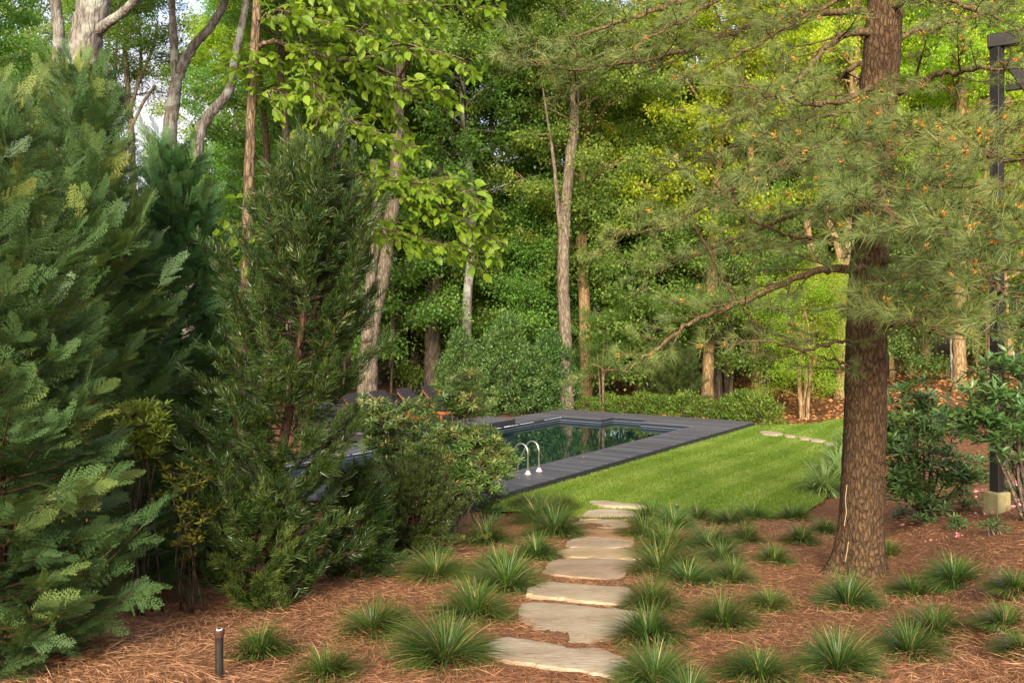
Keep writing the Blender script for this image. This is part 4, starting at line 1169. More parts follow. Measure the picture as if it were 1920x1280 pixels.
            P_.append(end); D_.append(nrm(end - p)); L_.append(rng.uniform(.12, .155)); T_.append(.5 + bt)
            sgn = -sgn; s += rng.uniform(.075, .145) / max(dens, .4)
        o = gb.build('branch', MAT['bark_pine_br'], t, True)
        gn = Geo(); scatter(gn, NTUFT, np.array(P_), np.array(D_), rng.normal(size=(len(P_), 3)), np.array(L_), np.clip(T_, 0, 1), rng)
        stuff(gn.build('needles', MAT['pine'], o)); total += len(P_)
        if cones:
            gc = Geo()
            for p, d in cones:
                for kk in range(7):
                    c = p + d * .015 + rng.normal(size=3) * .010; dd = nrm(d + rng.normal(size=3) * .8)
                    tube(gc, [c, c + dd * .011, c + dd * .024], [.003, .0055, .002], 5)
            stuff(gc.build('pollen_cones', MAT['cone'], o))
    gk = Geo()          # resin streaks down the bark
    for pts in ([(1588, 908), (1585, 935), (1587, 960), (1583, 985)], [(1591, 1015), (1588, 1035), (1585, 1052)]):
        tube(gk, [at(px, py, 9.265) - base for px, py in pts], .0042, 5)
    gk.build('resin_streak', MAT['resin'], t)
    print('pine tufts', total)
pine()
# ------------------------------------------------------------------ single leaves as parts of their plant
_lm = {}
def leaf_objects(parent, shape, ratio, mat, pos, d, n, L, tint):
    pos, d, n = np.asarray(pos), nrm(d), np.asarray(n)
    s = nrm(np.cross(n, d)); n2 = np.cross(d, s)
    for i in range(len(pos)):
        q = int(np.clip(tint[i] * 6, 0, 5))
        k = (mat, ratio, q)
        if k not in _lm:
            g = Geo(); V = shape[0] * np.array([1, ratio, ratio]); g.add(V, shape[1], None, (q + .5) / 6)
            _lm[k] = g.mesh('leaf', MAT[mat])
        o = link('leaf', _lm[k], parent)
        m = Matrix.Identity(4)
        for r in range(3):
            m[r][0], m[r][1], m[r][2], m[r][3] = d[i][r] * L[i], s[i][r] * L[i], n2[i][r] * L[i], pos[i][r]
        o.matrix_local = m
def leafy(parent, shape, ratio, mat, P, D, N, L, T, n_obj=300, name='leaves'):
    """the leaves that show largest are objects of their own, the rest one joined part"""
    P, D, N, L, T = map(np.asarray, (P, D, N, L, T))
    base = np.array(parent.location)
    cam_d = np.linalg.norm(P + base - np.array([0, 0, EYE]), axis=1)
    order = np.argsort(cam_d / L)
    a, b = order[:n_obj], order[n_obj:]
    leaf_objects(parent, shape, ratio, mat, P[a], D[a], N[a], L[a], T[a])
    if len(b):
        g = stamp(shape, P[b], D[b], N[b], L[b], L[b] * ratio, T[b]); stuff(g.build(name, MAT[mat], parent))

# ------------------------------------------------------------------ slender tree with lime green leaves
def lime_tree():
    rng = rng_of(15)
    x = (440 - 960) / FPX * 10; base = np.array([x, 10.0, float(gz(x, 10.0))])
    t = thing('lime_leaved_tree', base, 'slender tan trunk with big lime green leaves behind the cryptomeria', 'tree')
    g = Geo()
    P = np.array([list(at(px, py, 10) - base) + [r] for px, py, r in [(440, 1080, .085), (443, 900, .070), (448, 760, .065), (455, 600, .061), (463, 480, .059), (465, 400, .057), (470, 250, .054), (476, 120, .051), (483, 0, .048), (490, -150, .050), (500, -400, .035)]])
    Q = smooth_path(P, 9); tube(g, Q[:, :3], Q[:, 3], 14, wob=.045, rng=rng); g.build('trunk', MAT['bark_tan'], t, True)
    br = [
     ([(477, 90, 10), (515, 80, 9.9), (560, 92, 9.8), (640, 113, 9.6), (700, 106, 9.5), (742, 84, 9.4), (800, 92, 9.3), (880, 118, 9.2)], .030, 1.0),
     ([(650, 112, 9.6), (700, 132, 9.5), (745, 160, 9.4), (800, 170, 9.3), (835, 165, 9.2)], .010, 1.2),
     ([(540, 86, 9.9), (570, 130, 9.8), (598, 180, 9.7), (640, 215, 9.6), (700, 245, 9.5), (770, 275, 9.4)], .014, 1.3),
     ([(575, 95, 9.8), (600, 140, 10), (620, 220, 10.1), (640, 300, 10.1), (690, 350, 10)], .014, 1.2),
     ([(600, 330, 9.6), (665, 346, 9.5), (745, 354, 9.4), (795, 388, 9.3), (850, 405, 9.2), (918, 448, 9.1)], .015, 1.9),
     ([(640, 335, 9.5), (700, 325, 9.4), (780, 345, 9.2), (850, 350, 9.1), (905, 390, 9.0)], .010, 1.8),
     ([(650, 400, 9.6), (700, 420, 9.5), (750, 440, 9.4), (830, 455, 9.3), (880, 470, 9.2)], .009, 1.6),
     ([(485, -40, 10), (600, -30, 9.7), (700, -10, 9.5), (800, 10, 9.4), (920, 15, 9.3)], .026, 1.4),
     ([(487, -90, 10), (590, -60, 10.4), (680, 0, 10.6), (760, 40, 10.7), (820, 50, 10.8)], .022, 1.3),
     ([(480, 40, 10), (520, 20, 9.6), (570, 30, 9.3), (630, 50, 9.1), (690, 60, 9.0)], .016, 1.3),
     ([(472, 200, 10), (495, 175, 9.9), (520, 170, 9.8), (545, 185, 9.7)], .008, 1.3),
     ([(468, 165, 10), (462, 140, 9.85), (470, 120, 9.8), (490, 110, 9.8)], .006, 1.6),
     ([(466, 430, 10), (450, 420, 9.9), (445, 440, 9.85)], .005, 1.0),
     ([(640, 113, 9.6), (700, 160, 9.9), (740, 210, 10.0), (760, 240, 10.0)], .008, 1.2),
     ([(560, 60, 9.9), (580, 130, 9.6), (600, 200, 9.4), (590, 250, 9.3)], .008, 1.0),
     ([(465, 358, 10), (480, 361, 9.95), (520, 366, 9.9)], .022, .3)]
    P_, D_, N_, L_, T_ = [], [], [], [], []
    for pl, r0, dens in br:
        W = smooth_path([at(*p) - base for p in pl], 6) ; W[1:] += rng.normal(size=(len(W) - 1, 3)) * .008
        gb = Geo(); tube(gb, W, np.linspace(r0, .003, len(W)), 7)
        seg = np.linalg.norm(np.diff(W, axis=0), axis=1); cum = np.concatenate([[0], np.cumsum(seg)]); Lt = cum[-1]; s = Lt * .15; sg = 1
        while s < Lt:
            k0 = min(np.searchsorted(cum, s, side='right') - 1, len(W) - 2); p = W[k0] + (W[k0 + 1] - W[k0]) * (s - cum[k0]) / seg[k0]; tg = nrm(W[k0 + 1] - W[k0])
            sd = nrm(np.cross(tg, UP)); l2 = rng.uniform(.18, .5) * (1.1 - .4 * s / Lt)
            dv = nrm(tg * .7 + sd * sg * rng.uniform(.3, .9) + UP * rng.normal() * .35)
            e = p + dv * l2 - UP * .05; tube(gb, [p, (p + e) / 2 + UP * .02, e], [.004, .003, .002], 4, cap=False)
            m = max(3, int(l2 / .05))
            for j in range(m):
                f = .2 + .8 * (j + .5) / m; q = p + (e - p) * f
                dl = nrm(dv * .55 + sd * (1 if j % 2 else -1) * .6 + rng.normal(size=3) * .3 - UP * .35)
                P_.append(q + dl * .02); D_.append(dl); N_.append(UP + rng.normal(size=3) * .45); L_.append(rng.uniform(.065, .145)); T_.append(.5 + rng.normal() * .2)
            sg = -sg; s += rng.uniform(.034, .062) / dens
        gb.build('branch', MAT['bark_tan'], t, True)
    leafy(t, LEAF6, .66, 'lime', P_, D_, N_, np.array(L_), np.clip(T_, 0, 1))
    print('lime leaves', len(P_))
lime_tree()

# ------------------------------------------------------------------ whorled-leaf shrubs
def whorl_shrub(name, base, lobes, label, cat, mat, leafL, ratio, per_lobe, per_whorl, seed, lobe_r=.22, bark='bark_mid', tip_tint=0.0, n_obj=0, stem=.022, tint0=.45, drop=0.25):
    """lobes: points (x,y,z) relative to the base where leafy branch ends sit"""
    rng = rng_of(seed)
    t = thing(name, base, label, cat)
    g = Geo(); P, D, N, L, T = [], [], [], [], []
    for lb in lobes:
        lb = np.asarray(lb[:3], float)
        root = np.array([rng.normal() * .05, rng.normal() * .05, -.03])
        mid = root + (lb - root) * .5 + np.array([0, 0, .10 * np.linalg.norm(lb[:2])]) + rng.normal(size=3) * .05
        pth = smooth_path([root, mid, lb], 5); tube(g, pth, np.linspace(stem, .006, len(pth)), 6)
        for w_ in range(per_lobe):
            o = rng.normal(size=3); o = o / np.linalg.norm(o) * lobe_r * rng.uniform(.45, 1.1) * np.array([1.25, 1.25, .8])
            c = lb + o; axd = nrm(o * .8 + UP * .9 + rng.normal(size=3) * .25)
            if w_ % 2 == 0: tube(g, [lb, (lb + c) / 2 - UP * .02, c], [.005, .004, .003], 4, cap=False)
            a1 = nrm(np.cross(axd, rng.normal(size=3))); a2 = np.cross(axd, a1)
            tw = tint0 + rng.normal() * .13 + (tip_tint * rng.uniform(.4, 1.0) if (rng.uniform() < .5 and o[2] > 0) else 0)
            for k in range(per_whorl):
                a = k * 2.399 + rng.normal() * .2
                r = a1 * math.cos(a) + a2 * math.sin(a)
                f = k / per_whorl
                dv = nrm(r * (1 - .45 * f) + axd * (.15 + .7 * f) - UP * drop * rng.uniform(.3, 1.2))
                P.append(c + dv * .01); D.append(dv); N.append(axd + r * .2 + rng.normal(size=3) * .15); L.append(leafL * rng.uniform(.7, 1.12)); T.append(tw + rng.normal() * .06)
    g.build('stems', MAT[bark], t, True)
    T = np.clip(T, 0, 1)
    leafy(t, LEAFN, ratio, mat, P, D, N, np.array(L), T, n_obj)
    return t
def lobes_px(lst, base): return [at(px, py, d) - base for px, py, d in lst]
b = np.array([(850 - 960) / FPX * 13.0, 13.0, 0]); b[2] = float(gz(b[0], b[1]))
whorl_shrub('pieris_shrub', b, lobes_px([(868, 712, 13.1), (845, 745, 13.0), (890, 755, 13), (868, 770, 13.2), (700, 765, 13.1), (712, 790, 12.9), (735, 805, 13), (780, 800, 12.9), (775, 770, 13.4), (820, 815, 12.8), (860, 822, 12.8), (905, 822, 12.9), (925, 850, 13), (938, 875, 13.1), (900, 880, 12.6), (850, 860, 12.6), (800, 850, 12.6), (760, 850, 12.9), (830, 900, 12.5), (880, 905, 12.6), (920, 895, 12.8), (780, 890, 12.7), (745, 840, 13.2), (850, 930, 12.6), (692, 800, 13.2), (715, 835, 13), (740, 880, 12.8), (790, 930, 12.5), (760, 910, 12.6)], b),
            'layered pieris shrub with bronze new leaves hiding the pool corner', 'shrub', 'pieris', 0.105, .32, 44, 11, 201, .25, tip_tint=.42)
b = ground_at(905, 985)
whorl_shrub('rhododendron_bush', b, [(0, 0, .35), (.22, .0, .28), (-.2, .05, .25), (.1, -.15, .2), (-.12, -.1, .42), (.25, .1, .45), (.05, .1, .55)], 'small broadleaf bush between the mounded conifer and the deck', 'shrub', 'rhodo', .085, .34, 18, 8, 202, .15, tip_tint=.35, tint0=.5)
b = np.array([(1735 - 960) / FPX * 12.4, 12.4, 0]); b[2] = float(gz(b[0], b[1]))
whorl_shrub('rhododendron_bush', b, lobes_px([(1690, 745, 12.6), (1720, 735, 12.5), (1745, 935, 11.9), (1690, 925, 12.2), (1800, 905, 11.9), (1830, 880, 12.2), (1730, 760, 12.4), (1680, 790, 12.4), (1710, 800, 12.1), (1700, 840, 12), (1740, 850, 11.8), (1680, 850, 12.3), (1720, 885, 11.8), (1765, 865, 11.9), (1790, 890, 12), (1675, 895, 12.2), (1695, 905, 12.0), (1760, 815, 12.3), (1670, 820, 12.6), (1745, 790, 12.8)], b),
            'rhododendron bush spreading just right of the pine trunk', 'shrub', 'rhodo', .145, .31, 19, 9, 203, .24, tip_tint=.2, n_obj=300)
b = np.array([(1930 - 960) / FPX * 10.0, 10.0, 0]); b[2] = float(gz(b[0], b[1]))
whorl_shrub('rhododendron_bush', b, lobes_px([(1840, 735, 9.6), (1830, 775, 9.6), (1875, 700, 9.7), (1905, 670, 9.8), (1910, 620, 9.9), (1870, 760, 9.5), (1905, 740, 9.6), (1880, 800, 9.5), (1915, 800, 9.6), (1800, 790, 9.9), (1850, 815, 9.6), (1905, 560, 10), (1930, 700, 9.9), (1935, 780, 9.8), (1900, 845, 9.7)], b),
            'tall rhododendron leaning in at the right edge before the timber post', 'shrub', 'rhodo', .135, .31, 17, 9, 204, .22, tip_tint=.15, n_obj=300)
x = (262 - 960) / FPX * 7.5
b = np.array([x, 7.5, float(gz(x, 7.5))])
whorl_shrub('azalea_bush', b, lobes_px([(252, 775, 7.0), (285, 778, 7.05), (268, 800, 7.0), (245, 812, 7.05), (300, 812, 7.1), (275, 845, 7.1), (258, 830, 7.05)], b), 'bright yellow green azalea shoot poking out between the conifers', 'shrub', 'azalea', .075, .28, 18, 9, 205, .11, stem=.010, bark='bark_dark', tint0=.9, drop=.05)
b = np.array([(355 - 960) / FPX * 7.6, 7.6, 0]); b[2] = float(gz(b[0], b[1]))
whorl_shrub('variegated_shrub', b, lobes_px([(325, 885, 7.2), (352, 905, 7.3), (372, 885, 7.3), (345, 950, 7.2), (362, 980, 7.3), (322, 930, 7.1), (335, 1005, 7.2), (368, 1015, 7.3), (345, 1035, 7.3), (385, 960, 7.35)], b), 'small shrub with yellow leaves between corner conifer and cryptomeria', 'shrub', 'yellowleaf', .065, .42, 7, 7, 206, .10, stem=.006, bark='bark_dark', tint0=.42, tip_tint=.5)
def seedlings():
    for i, (px, py, lb) in enumerate([
            (1729, 955, 'low dark evergreen seedling below the pink petals'), (1734, 984, 'low seedling with leathery leaves, nearest the sedge by the pine'),
            (1681, 976, 'low seedling beside the right side of the pine trunk'), (1791, 992, 'drooping dark seedling left of the fallen twig'),
            (1864, 1000, 'low leafy seedling in front of the concrete foot'), (1814, 955, 'low dark seedling left of the concrete foot'),
            (1801, 930, 'clustered dark seedling uphill of the petals'), (1849, 906, 'leafy seedling against the timber post'),
            (1898, 888, 'small seedling behind the timber post'), (1906, 930, 'dark seedling right of the concrete foot'),
            (1752, 912, 'seedling at the foot of the rhododendron'), (1808, 898, 'fern like seedling at the top of the straw bank')]):
        b = ground_at(px, py)
        rng = rng_of(300 + i)
        lob = [(rng.normal() * .07, rng.normal() * .07, .05 + .07 * rng.uniform()) for _ in range(4)]
        t = whorl_shrub('evergreen_seedling', b, lob, lb, 'seedling', 'rhodo', .085, .28, 5, 7, 300 + i, .07, stem=.008, tint0=.40)
        t['group'] = 'evergreen seedlings on the straw bank'
seedlings()

# ------------------------------------------------------------------ leafy mounds: hedge, azalea row, far shrubs
def mound_meshes(seed, rx, h, ncl, per, leaf, ratio, prof, spread=.09, shape=LEAF2, outw=.8):
    rng = rng_of(seed)
    u = rng.uniform(0.02, 1, ncl); az = rng.uniform(0, 6.283, ncl)
    lump = 1 + .22 * np.sin(3 * az + 7 * u + seed) + .18 * np.sin(5 * az - 11 * u) + rng.normal(size=ncl) * .05
    r = rx * prof(u) * lump * np.sqrt(rng.uniform(.45, 1, ncl))
    C = np.stack([np.cos(az) * r, np.sin(az) * r, u * h * (1 + .05 * np.sin(4 * az))], -1)
    O = np.stack([np.cos(az), np.sin(az), .25 + .8 * u], -1)
    n = ncl * per
    ci = np.repeat(np.arange(ncl), per)
    P = C[ci] + rng.normal(size=(n, 3)) * spread * np.array([1, 1, .7])
    D = O[ci] * outw + rng.normal(size=(n, 3)) * .6
    T = np.clip(.45 + (rng.normal(size=ncl) * .13)[ci] + rng.normal(size=n) * .14, 0, 1)
    g = stamp(shape, P, D, O[ci] * .4 + UP * .7 + rng.normal(size=(n, 3)) * .4, leaf * rng.uniform(.7, 1.2, n), leaf * ratio * rng.uniform(.8, 1.2, n), T)
    gs = Geo()
    for k in range(7):
        a = k * .9; e = np.array([math.cos(a) * rx * .45, math.sin(a) * rx * .45, h * .62])
        tube(gs, smooth_path([(0, 0, -.05), (e[0] * .3, e[1] * .3, h * .3), e], 3), np.linspace(.02, .006, 7), 5)
    return gs, g
def mound_obj(name, px, d, m, mat, label, group, rz, sc, cat='shrub', off=0.0):
    x = (px - 960) / FPX * d
    t = thing(name, (x, d, float(gz(x, d)) + off), label, cat, group, rz, sc)
    link('stems', m[0], t); o = stuff(link('foliage', m[1], t))
    return t
def mk(seed, mat, bark='bark_dark', **kw):
    gs, g = mound_meshes(seed, **kw)
    return gs.mesh('stems', MAT[bark], True), g.mesh('foliage', MAT[mat])
HEDGE = [mk(71, 'hedge', rx=.95, h=2.7, ncl=420, per=22, leaf=.115, ratio=.42, prof=lambda u: np.interp(u, [0, .15, .5, .8, 1], [.8, 1, .95, .65, .2])),
         mk(72, 'hedge', rx=.85, h=2.5, ncl=380, per=22, leaf=.115, ratio=.42, prof=lambda u: np.interp(u, [0, .2, .6, 1], [.8, 1, .85, .25]))]
for i, (px, d, s, lb) in enumerate([(862, 33.2, .95, 'leafy evergreen hedge shrub directly behind the first lounger'), (905, 32.2, 1.02, 'second evergreen hedge shrub from the loungers'), (950, 31.9, 1.05, 'tallest evergreen hedge shrub between loungers and grey trunk'),
                                    (992, 32.6, 1.0, 'fourth evergreen hedge shrub from the loungers'), (1032, 33.4, 1.0, 'evergreen hedge shrub touching the straight grey trunk')]):
    mound_obj('hedge_shrub', px, d, HEDGE[i % 2], 'hedge', lb, 'evergreen shrubs hedging the deck', i * 1.3, (s * .9, s * .9, s * (1.12, .86, 1.2, .92, 1.05)[i]))
AZ = [mk(81, 'azalea', rx=.62, h=.72, ncl=150, per=18, leaf=.085, ratio=.4, spread=.07, prof=lambda u: np.sqrt(np.clip(1.05 - u * u, 0.05, 1))),
      mk(82, 'azalea', rx=.58, h=.62, ncl=130, per=18, leaf=.085, ratio=.4, spread=.07, prof=lambda u: np.sqrt(np.clip(1.05 - u * u, 0.05, 1)))]
for i, (px, d, s, lb) in enumerate([(1100, 33.6, .8, 'first low azalea of the row, beside the straight grey trunk'), (1140, 33.2, .9, 'second low azalea of the row behind the far deck'), (1172, 32.8, 1.0, 'third low azalea of the row behind the far deck'),
                                    (1208, 32.3, 1.0, 'fourth low azalea of the row behind the far deck'), (1245, 31.9, 1.05, 'fifth low azalea of the row behind the far deck'), (1284, 31.4, 1.05, 'sixth low azalea of the row behind the far deck'),
                                    (1322, 30.9, 1.0, 'seventh low azalea of the row behind the far deck'), (1360, 30.4, 1.05, 'eighth low azalea of the row behind the far deck'), (1396, 30.0, 1.2, 'ninth and larger azalea of the row near the deck corner'), (1424, 29.3, 1.25, 'largest rounded azalea at the far deck corner by the lawn')]):
    mound_obj('azalea_bush', px, d, AZ[i % 2], 'azalea', lb, 'azaleas in a row behind the far deck', i * 2.1, (s, s, s * (.8, 1.05, .75, 1.1, .85, 1.15, .8, 1.0, 1.1, 1.05)[i]))
b = np.array([(1262 - 960) / FPX * 33.5, 33.5, 0]); b[2] = float(gz(b[0], b[1]))
plume_tree('mugo_pine', b, [(0, 0, -.05), (0, 0, 1.0), (0, 0, 2.0)], 1.15, 110, 15, .22, 'rounded dark bushy pine behind the azalea row', 'shrub', NTUFT, 65, mat='crypto',
           prof=lambda u: np.interp(u, [0, .2, .6, 1], [.8, 1, .85, .3]), tint0=.5)

# ------------------------------------------------------------------ deciduous crowns
def crown_meshes(seed, H, Rr, nl, ns, nt, per, leaf, ratio, z0=0.12, el=(5, 40), mat='maple', bark='bark_mid', shape=LEAF2, flat=.55, top=.35):
    rng = rng_of(seed)
    gb = Geo()
    ax = smooth_path([(0, 0, -.6), (rng.normal() * .15, rng.normal() * .15, H * .3), (rng.normal() * .25, rng.normal() * .25, H * .65), (rng.normal() * .2, rng.normal() * .2, H * .93)], 5)
    tube(gb, ax, np.linspace(.13, .02, len(ax)) * (H / 11), 6)
    A, B = [], []
    for i in range(nl):
        u = z0 + (1 - z0) * ((i + .5) / nl)
        az = i * 2.39996 + rng.normal() * .35
        pr = math.sqrt(max(.02, 1 - ((u - .45) / .62) ** 2)); pr = max(pr * (1 if u < .6 else 1 - (u - .6) * top), .22)
        Lb = Rr * pr * rng.uniform(.65, 1.15)
        e = R(rng.uniform(*el) + 25 * u)
        k = u * .95 * (len(ax) - 1); a = ax[int(k)]
        h = np.array([math.cos(az), math.sin(az), 0])
        c = a + h * Lb + UP * Lb * (math.tan(e) * .6 + rng.normal() * .16)
        pth = smooth_path([a, (a + c) / 2 + UP * rng.uniform(-.12, .25) * Lb * .5 + rng.normal(size=3) * .12, c], 4)
        tube(gb, pth, np.linspace(.055 * (H / 11), .012, len(pth)), 5, cap=False)
        for j in range(ns):
            f = .28 + .72 * (j + .7) / ns; q = pth[min(int(f * (len(pth) - 1)), len(pth) - 1)]
            sg = 1 if j % 2 else -1
            a2 = az + sg * rng.uniform(.4, 1.2)
            l2 = Rr * rng.uniform(.22, .45) * (1.15 - .5 * f)
            d2 = np.array([math.cos(a2), math.sin(a2), rng.uniform(-.35, .75)])
            e2 = q + d2 * l2; tube(gb, [q, (q + e2) / 2 + UP * .06, e2], [.02, .014, .006], 4, cap=False)
            for m in range(nt):
                g_ = .25 + .75 * (m + .6) / nt; q2 = q + (e2 - q) * g_
                a3 = a2 + (1 if m % 2 else -1) * rng.uniform(.3, 1.1)
                l3 = rng.uniform(.25, .6)
                A.append(q2); B.append(q2 + np.array([math.cos(a3), math.sin(a3), rng.uniform(-.6, .6)]) * l3)
    A, B = np.array(A), np.array(B); nT = len(A)
    ti = np.repeat(np.arange(nT), per); n = len(ti)
    s = rng.uniform(.0, 1.1, n)[:, None]
    P = A[ti] + (B[ti] - A[ti]) * s + rng.normal(size=(n, 3)) * np.array([.15, .15, .15])
    D = nrm(B[ti] - A[ti]) * .5 + rng.normal(size=(n, 3)) * .6 - UP * .22
    T = np.clip(.42 + (rng.normal(size=nT) * .11)[ti] + rng.normal(size=n) * .13, 0, 1)
    g = stamp(shape, P, D, UP + rng.normal(size=(n, 3)) * flat, leaf * rng.uniform(.7, 1.25, n), leaf * ratio * rng.uniform(.8, 1.2, n), T)
    return gb.mesh('branches', MAT[bark], True), g.mesh('crown', MAT[mat])
CR = {
 'A': crown_meshes(401, 12.0, 4.4, 32, 7, 7, 30, .135, .70),
 'B': crown_meshes(402, 13.0, 4.0, 34, 7, 7, 28, .13, .66, el=(10, 50)),
 'C': crown_meshes(403, 11.0, 4.8, 30, 7, 7, 30, .14, .68, el=(0, 30)),
 'U': crown_meshes(404, 6.5, 2.7, 28, 6, 6, 30, .115, .66, z0=.08, el=(-5, 20), mat='under', bark='bark_dark', flat=.35),
 'V': crown_meshes(405, 6.0, 2.9, 26, 6, 6, 30, .115, .68, z0=.06, el=(-8, 18), mat='under', bark='bark_dark', flat=.35),
 'Y': crown_meshes(406, 5.0, 2.1, 24, 6, 6, 22, .085, .62, z0=.08, el=(-5, 25), mat='oak', bark='bark_sun_tint', flat=.35)}
def set_mat(o, m):
    o.material_slots[0].link = 'OBJECT'; o.material_slots[0].material = m
def tree(name, label, path, bark, crowns, leafmat=None, group=None, forks=(), sides=12, wob=.05, seed=0, cat='tree'):
    """path: (x,y,z,radius) from the ground up; crowns: (kind, point on tree, scale, turn)"""
    rng = rng_of(500 + seed)
    P = np.asarray(path, float); base = P[0, :3].copy(); base[2] = float(gz(base[0], base[1]))
    t = thing(name, base, label, cat, group)
    Q = P.copy(); Q[:, :3] -= base
    if Q[0, 2] > -.1: Q = np.concatenate([[[Q[0, 0], Q[0, 1], -.25, Q[0, 3] * 1.25]], Q])
    S_ = smooth_path(Q, 8); S_[1:-1, :2] += rng.normal(size=(len(S_) - 2, 2)) * P[0, 3] * .04
    g = Geo(); tube(g, S_[:, :3], np.maximum(S_[:, 3], .01), sides, wob=wob, rng=rng)
    for f in forks:
        F_ = np.asarray(f, float).copy(); F_[:, :3] -= base; F_ = smooth_path(F_, 7); tube(g, F_[:, :3], np.maximum(F_[:, 3], .008), max(6, sides - 3), wob=wob, rng=rng)
    o = g.build('trunk', MAT[bark], t, True)
    for kind, pt, s, rz in crowns:
        mb, ml = CR[kind]
        for nm, me in (('branches', mb), ('crown', ml)):
            c = link(nm, me, t); c.location = np.asarray(pt, float) - base; c.rotation_euler = (0, 0, rz); c.scale = (s, s, s)
            if nm == 'crown':
                stuff(c)
                if leafmat: set_mat(c, MAT[leafmat])
            else:
                stuff(c)
                set_mat(c, MAT[bark])
    return t
def pp(*pts): return [tuple(at(px, py, d)) + (r,) for px, py, d, r in pts]
def up_to(px, py, d): return tuple(at(px, py, d))
WOOD = 'trees of the wood behind the garden'
# trees one can pick out
tree('oak_tree', 'thick pale trunk with lichen rising in the upper left corner', pp((112, 700, 17, .36), (128, 400, 17, .33), (142, 230, 17, .30), (155, 120, 17, .29), (178, 0, 17, .29), (195, -120, 17, .26), (215, -300, 17, .2)), 'bark_grey',
     [('A', up_to(200, -150, 17), .8, 0)], 'maple', forks=[pp((165, 70, 17, .12), (205, 42, 16.8, .09), (240, 15, 16.6, .08), (275, -30, 16.4, .07))], seed=1)
tree('oak_tree', 'slim grey trunk just left of the thick lichened trunk', pp((95, 700, 19, .14), (105, 300, 19, .12), (110, 80, 19, .12), (104, 0, 19, .11), (95, -200, 19, .09)), 'bark_grey', [('B', up_to(95, -60, 19), .6, 1)], 'oak', seed=2)
tree('oak_tree', 'pale forked tree with two upswept stems against the sky at left', pp((318, 700, 24, .24), (320, 400, 24, .21), (318, 270, 24, .19), (325, 190, 24, .17), (336, 140, 24, .14), (365, 85, 24, .12), (395, 50, 24, .11), (422, 0, 24, .10), (450, -120, 24, .07)), 'bark_grey',
     [('B', up_to(440, -60, 24), .55, 2), ('A', up_to(330, -40, 24), .45, .4)], 'maple', forks=[pp((330, 160, 24, .12), (328, 110, 24, .11), (324, 40, 24, .09), (318, -60, 24, .07))], seed=3)
tree('oak_tree', 'pale leaning trunk curving right beside the forked tree', pp((355, 700, 23, .18), (362, 400, 23, .15), (370, 285, 23, .14), (386, 225, 23, .13), (428, 172, 23, .12), (442, 100, 23, .10), (455, 40, 23, .09), (475, -60, 23, .07)), 'bark_grey', [('A', up_to(470, -30, 23), .5, 3)], 'maple', seed=4)
tree('multistem_tree', 'thin many stemmed tree standing against the sky gap at left', pp((255, 700, 27, .12), (248, 300, 27, .10), (242, 200, 27, .09), (236, 120, 27, .07), (232, 20, 27, .05)), 'bark_mid', [('Y', up_to(250, 170, 27), .75, 1), ('U', up_to(215, 130, 27), .6, 1)], 'maple',
     forks=[pp((243, 205, 27, .06), (262, 150, 27, .05), (285, 95, 27, .04), (296, 40, 27, .03)), pp((240, 210, 27, .06), (212, 150, 27, .05), (190, 100, 27, .04)), pp((246, 240, 27, .05), (270, 190, 27, .045), (292, 160, 27, .035))], seed=5)
tree('oak_tree', 'stout pale twin trunk standing behind the loungers', pp((683, 800, 29.5, .40), (688, 740, 29.5, .33), (692, 660, 29.5, .29), (700, 590, 29.5, .27), (716, 520, 29.5, .25), (728, 440, 29.5, .22), (742, 320, 29.5, .20), (750, 150, 29.5, .15), (755, -60, 29.5, .1)), 'bark_mid',
     [('A', up_to(750, 200, 29.5), .85, 1.2)], 'maple', forks=[pp((688, 640, 29.3, .20), (692, 560, 29.2, .19), (698, 500, 29.2, .16), (706, 420, 29.2, .16), (700, 300, 29.2, .12))], seed=6)
tree('maple_tree', 'slender pale trunk forking in a Y behind the hedge', pp((849, 790, 38, .27), (849, 690, 38, .25), (850, 600, 38, .22), (848, 545, 38, .20), (840, 495, 38, .15), (832, 420, 38, .12), (826, 250, 38, .08)), 'bark_grey', [('U', up_to(850, 560, 38), 1.0, .6), ('A', up_to(840, 330, 38), .9, 2)], 'maple',
     forks=[pp((849, 545, 38, .14), (862, 515, 38, .12), (878, 480, 38, .11), (890, 430, 38, .09), (905, 330, 38, .06))], seed=7)
tree('oak_tree', 'tall straight grey trunk at the left end of the far deck', pp((1063, 775, 33.4, .27), (1062, 700, 33.4, .24), (1059, 600, 33.4, .23), (1056, 500, 33.4, .22), (1060, 400, 33.4, .21), (1072, 270, 33.4, .19), (1078, 180, 33.4, .17), (1082, 60, 33.4, .14), (1085, -100, 33.4, .1)), 'bark_mid', [('A', up_to(1080, 240, 33.4), .8, 2.2)], 'maple',
     forks=[pp((1056, 480, 33.4, .10), (1047, 400, 33.3, .08), (1038, 300, 33.2, .06), (1020, 180, 33.2, .035), (1010, 100, 33.2, .01))], seed=8)
tree('oak_tree', 'dark trunk in shade between the Y fork and the straight grey trunk', pp((1010, 790, 41, .26), (1010, 640, 41, .22), (1012, 540, 41, .2), (1018, 400, 41, .16), (1024, 200, 41, .1)), 'bark_dark', [('C', up_to(1015, 420, 41), .85, .3)], 'maple', seed=9)
tree('oak_tree', 'slim grey trunk right of the straight grey trunk', pp((1108, 760, 37, .17), (1112, 640, 37, .15), (1118, 540, 37, .13), (1124, 420, 37, .1), (1130, 250, 37, .07)), 'bark_grey', [('U', up_to(1122, 480, 37), 1.0, 1)], 'maple', seed=10)
tree('oak_tree', 'dark thick trunk behind the middle loungers', pp((808, 800, 36, .36), (810, 700, 36, .32), (812, 600, 36, .30), (818, 450, 36, .26), (824, 250, 36, .2), (828, 50, 36, .12)), 'bark_dark', [('C', up_to(822, 260, 36), .9, 1)], 'maple', seed=11)
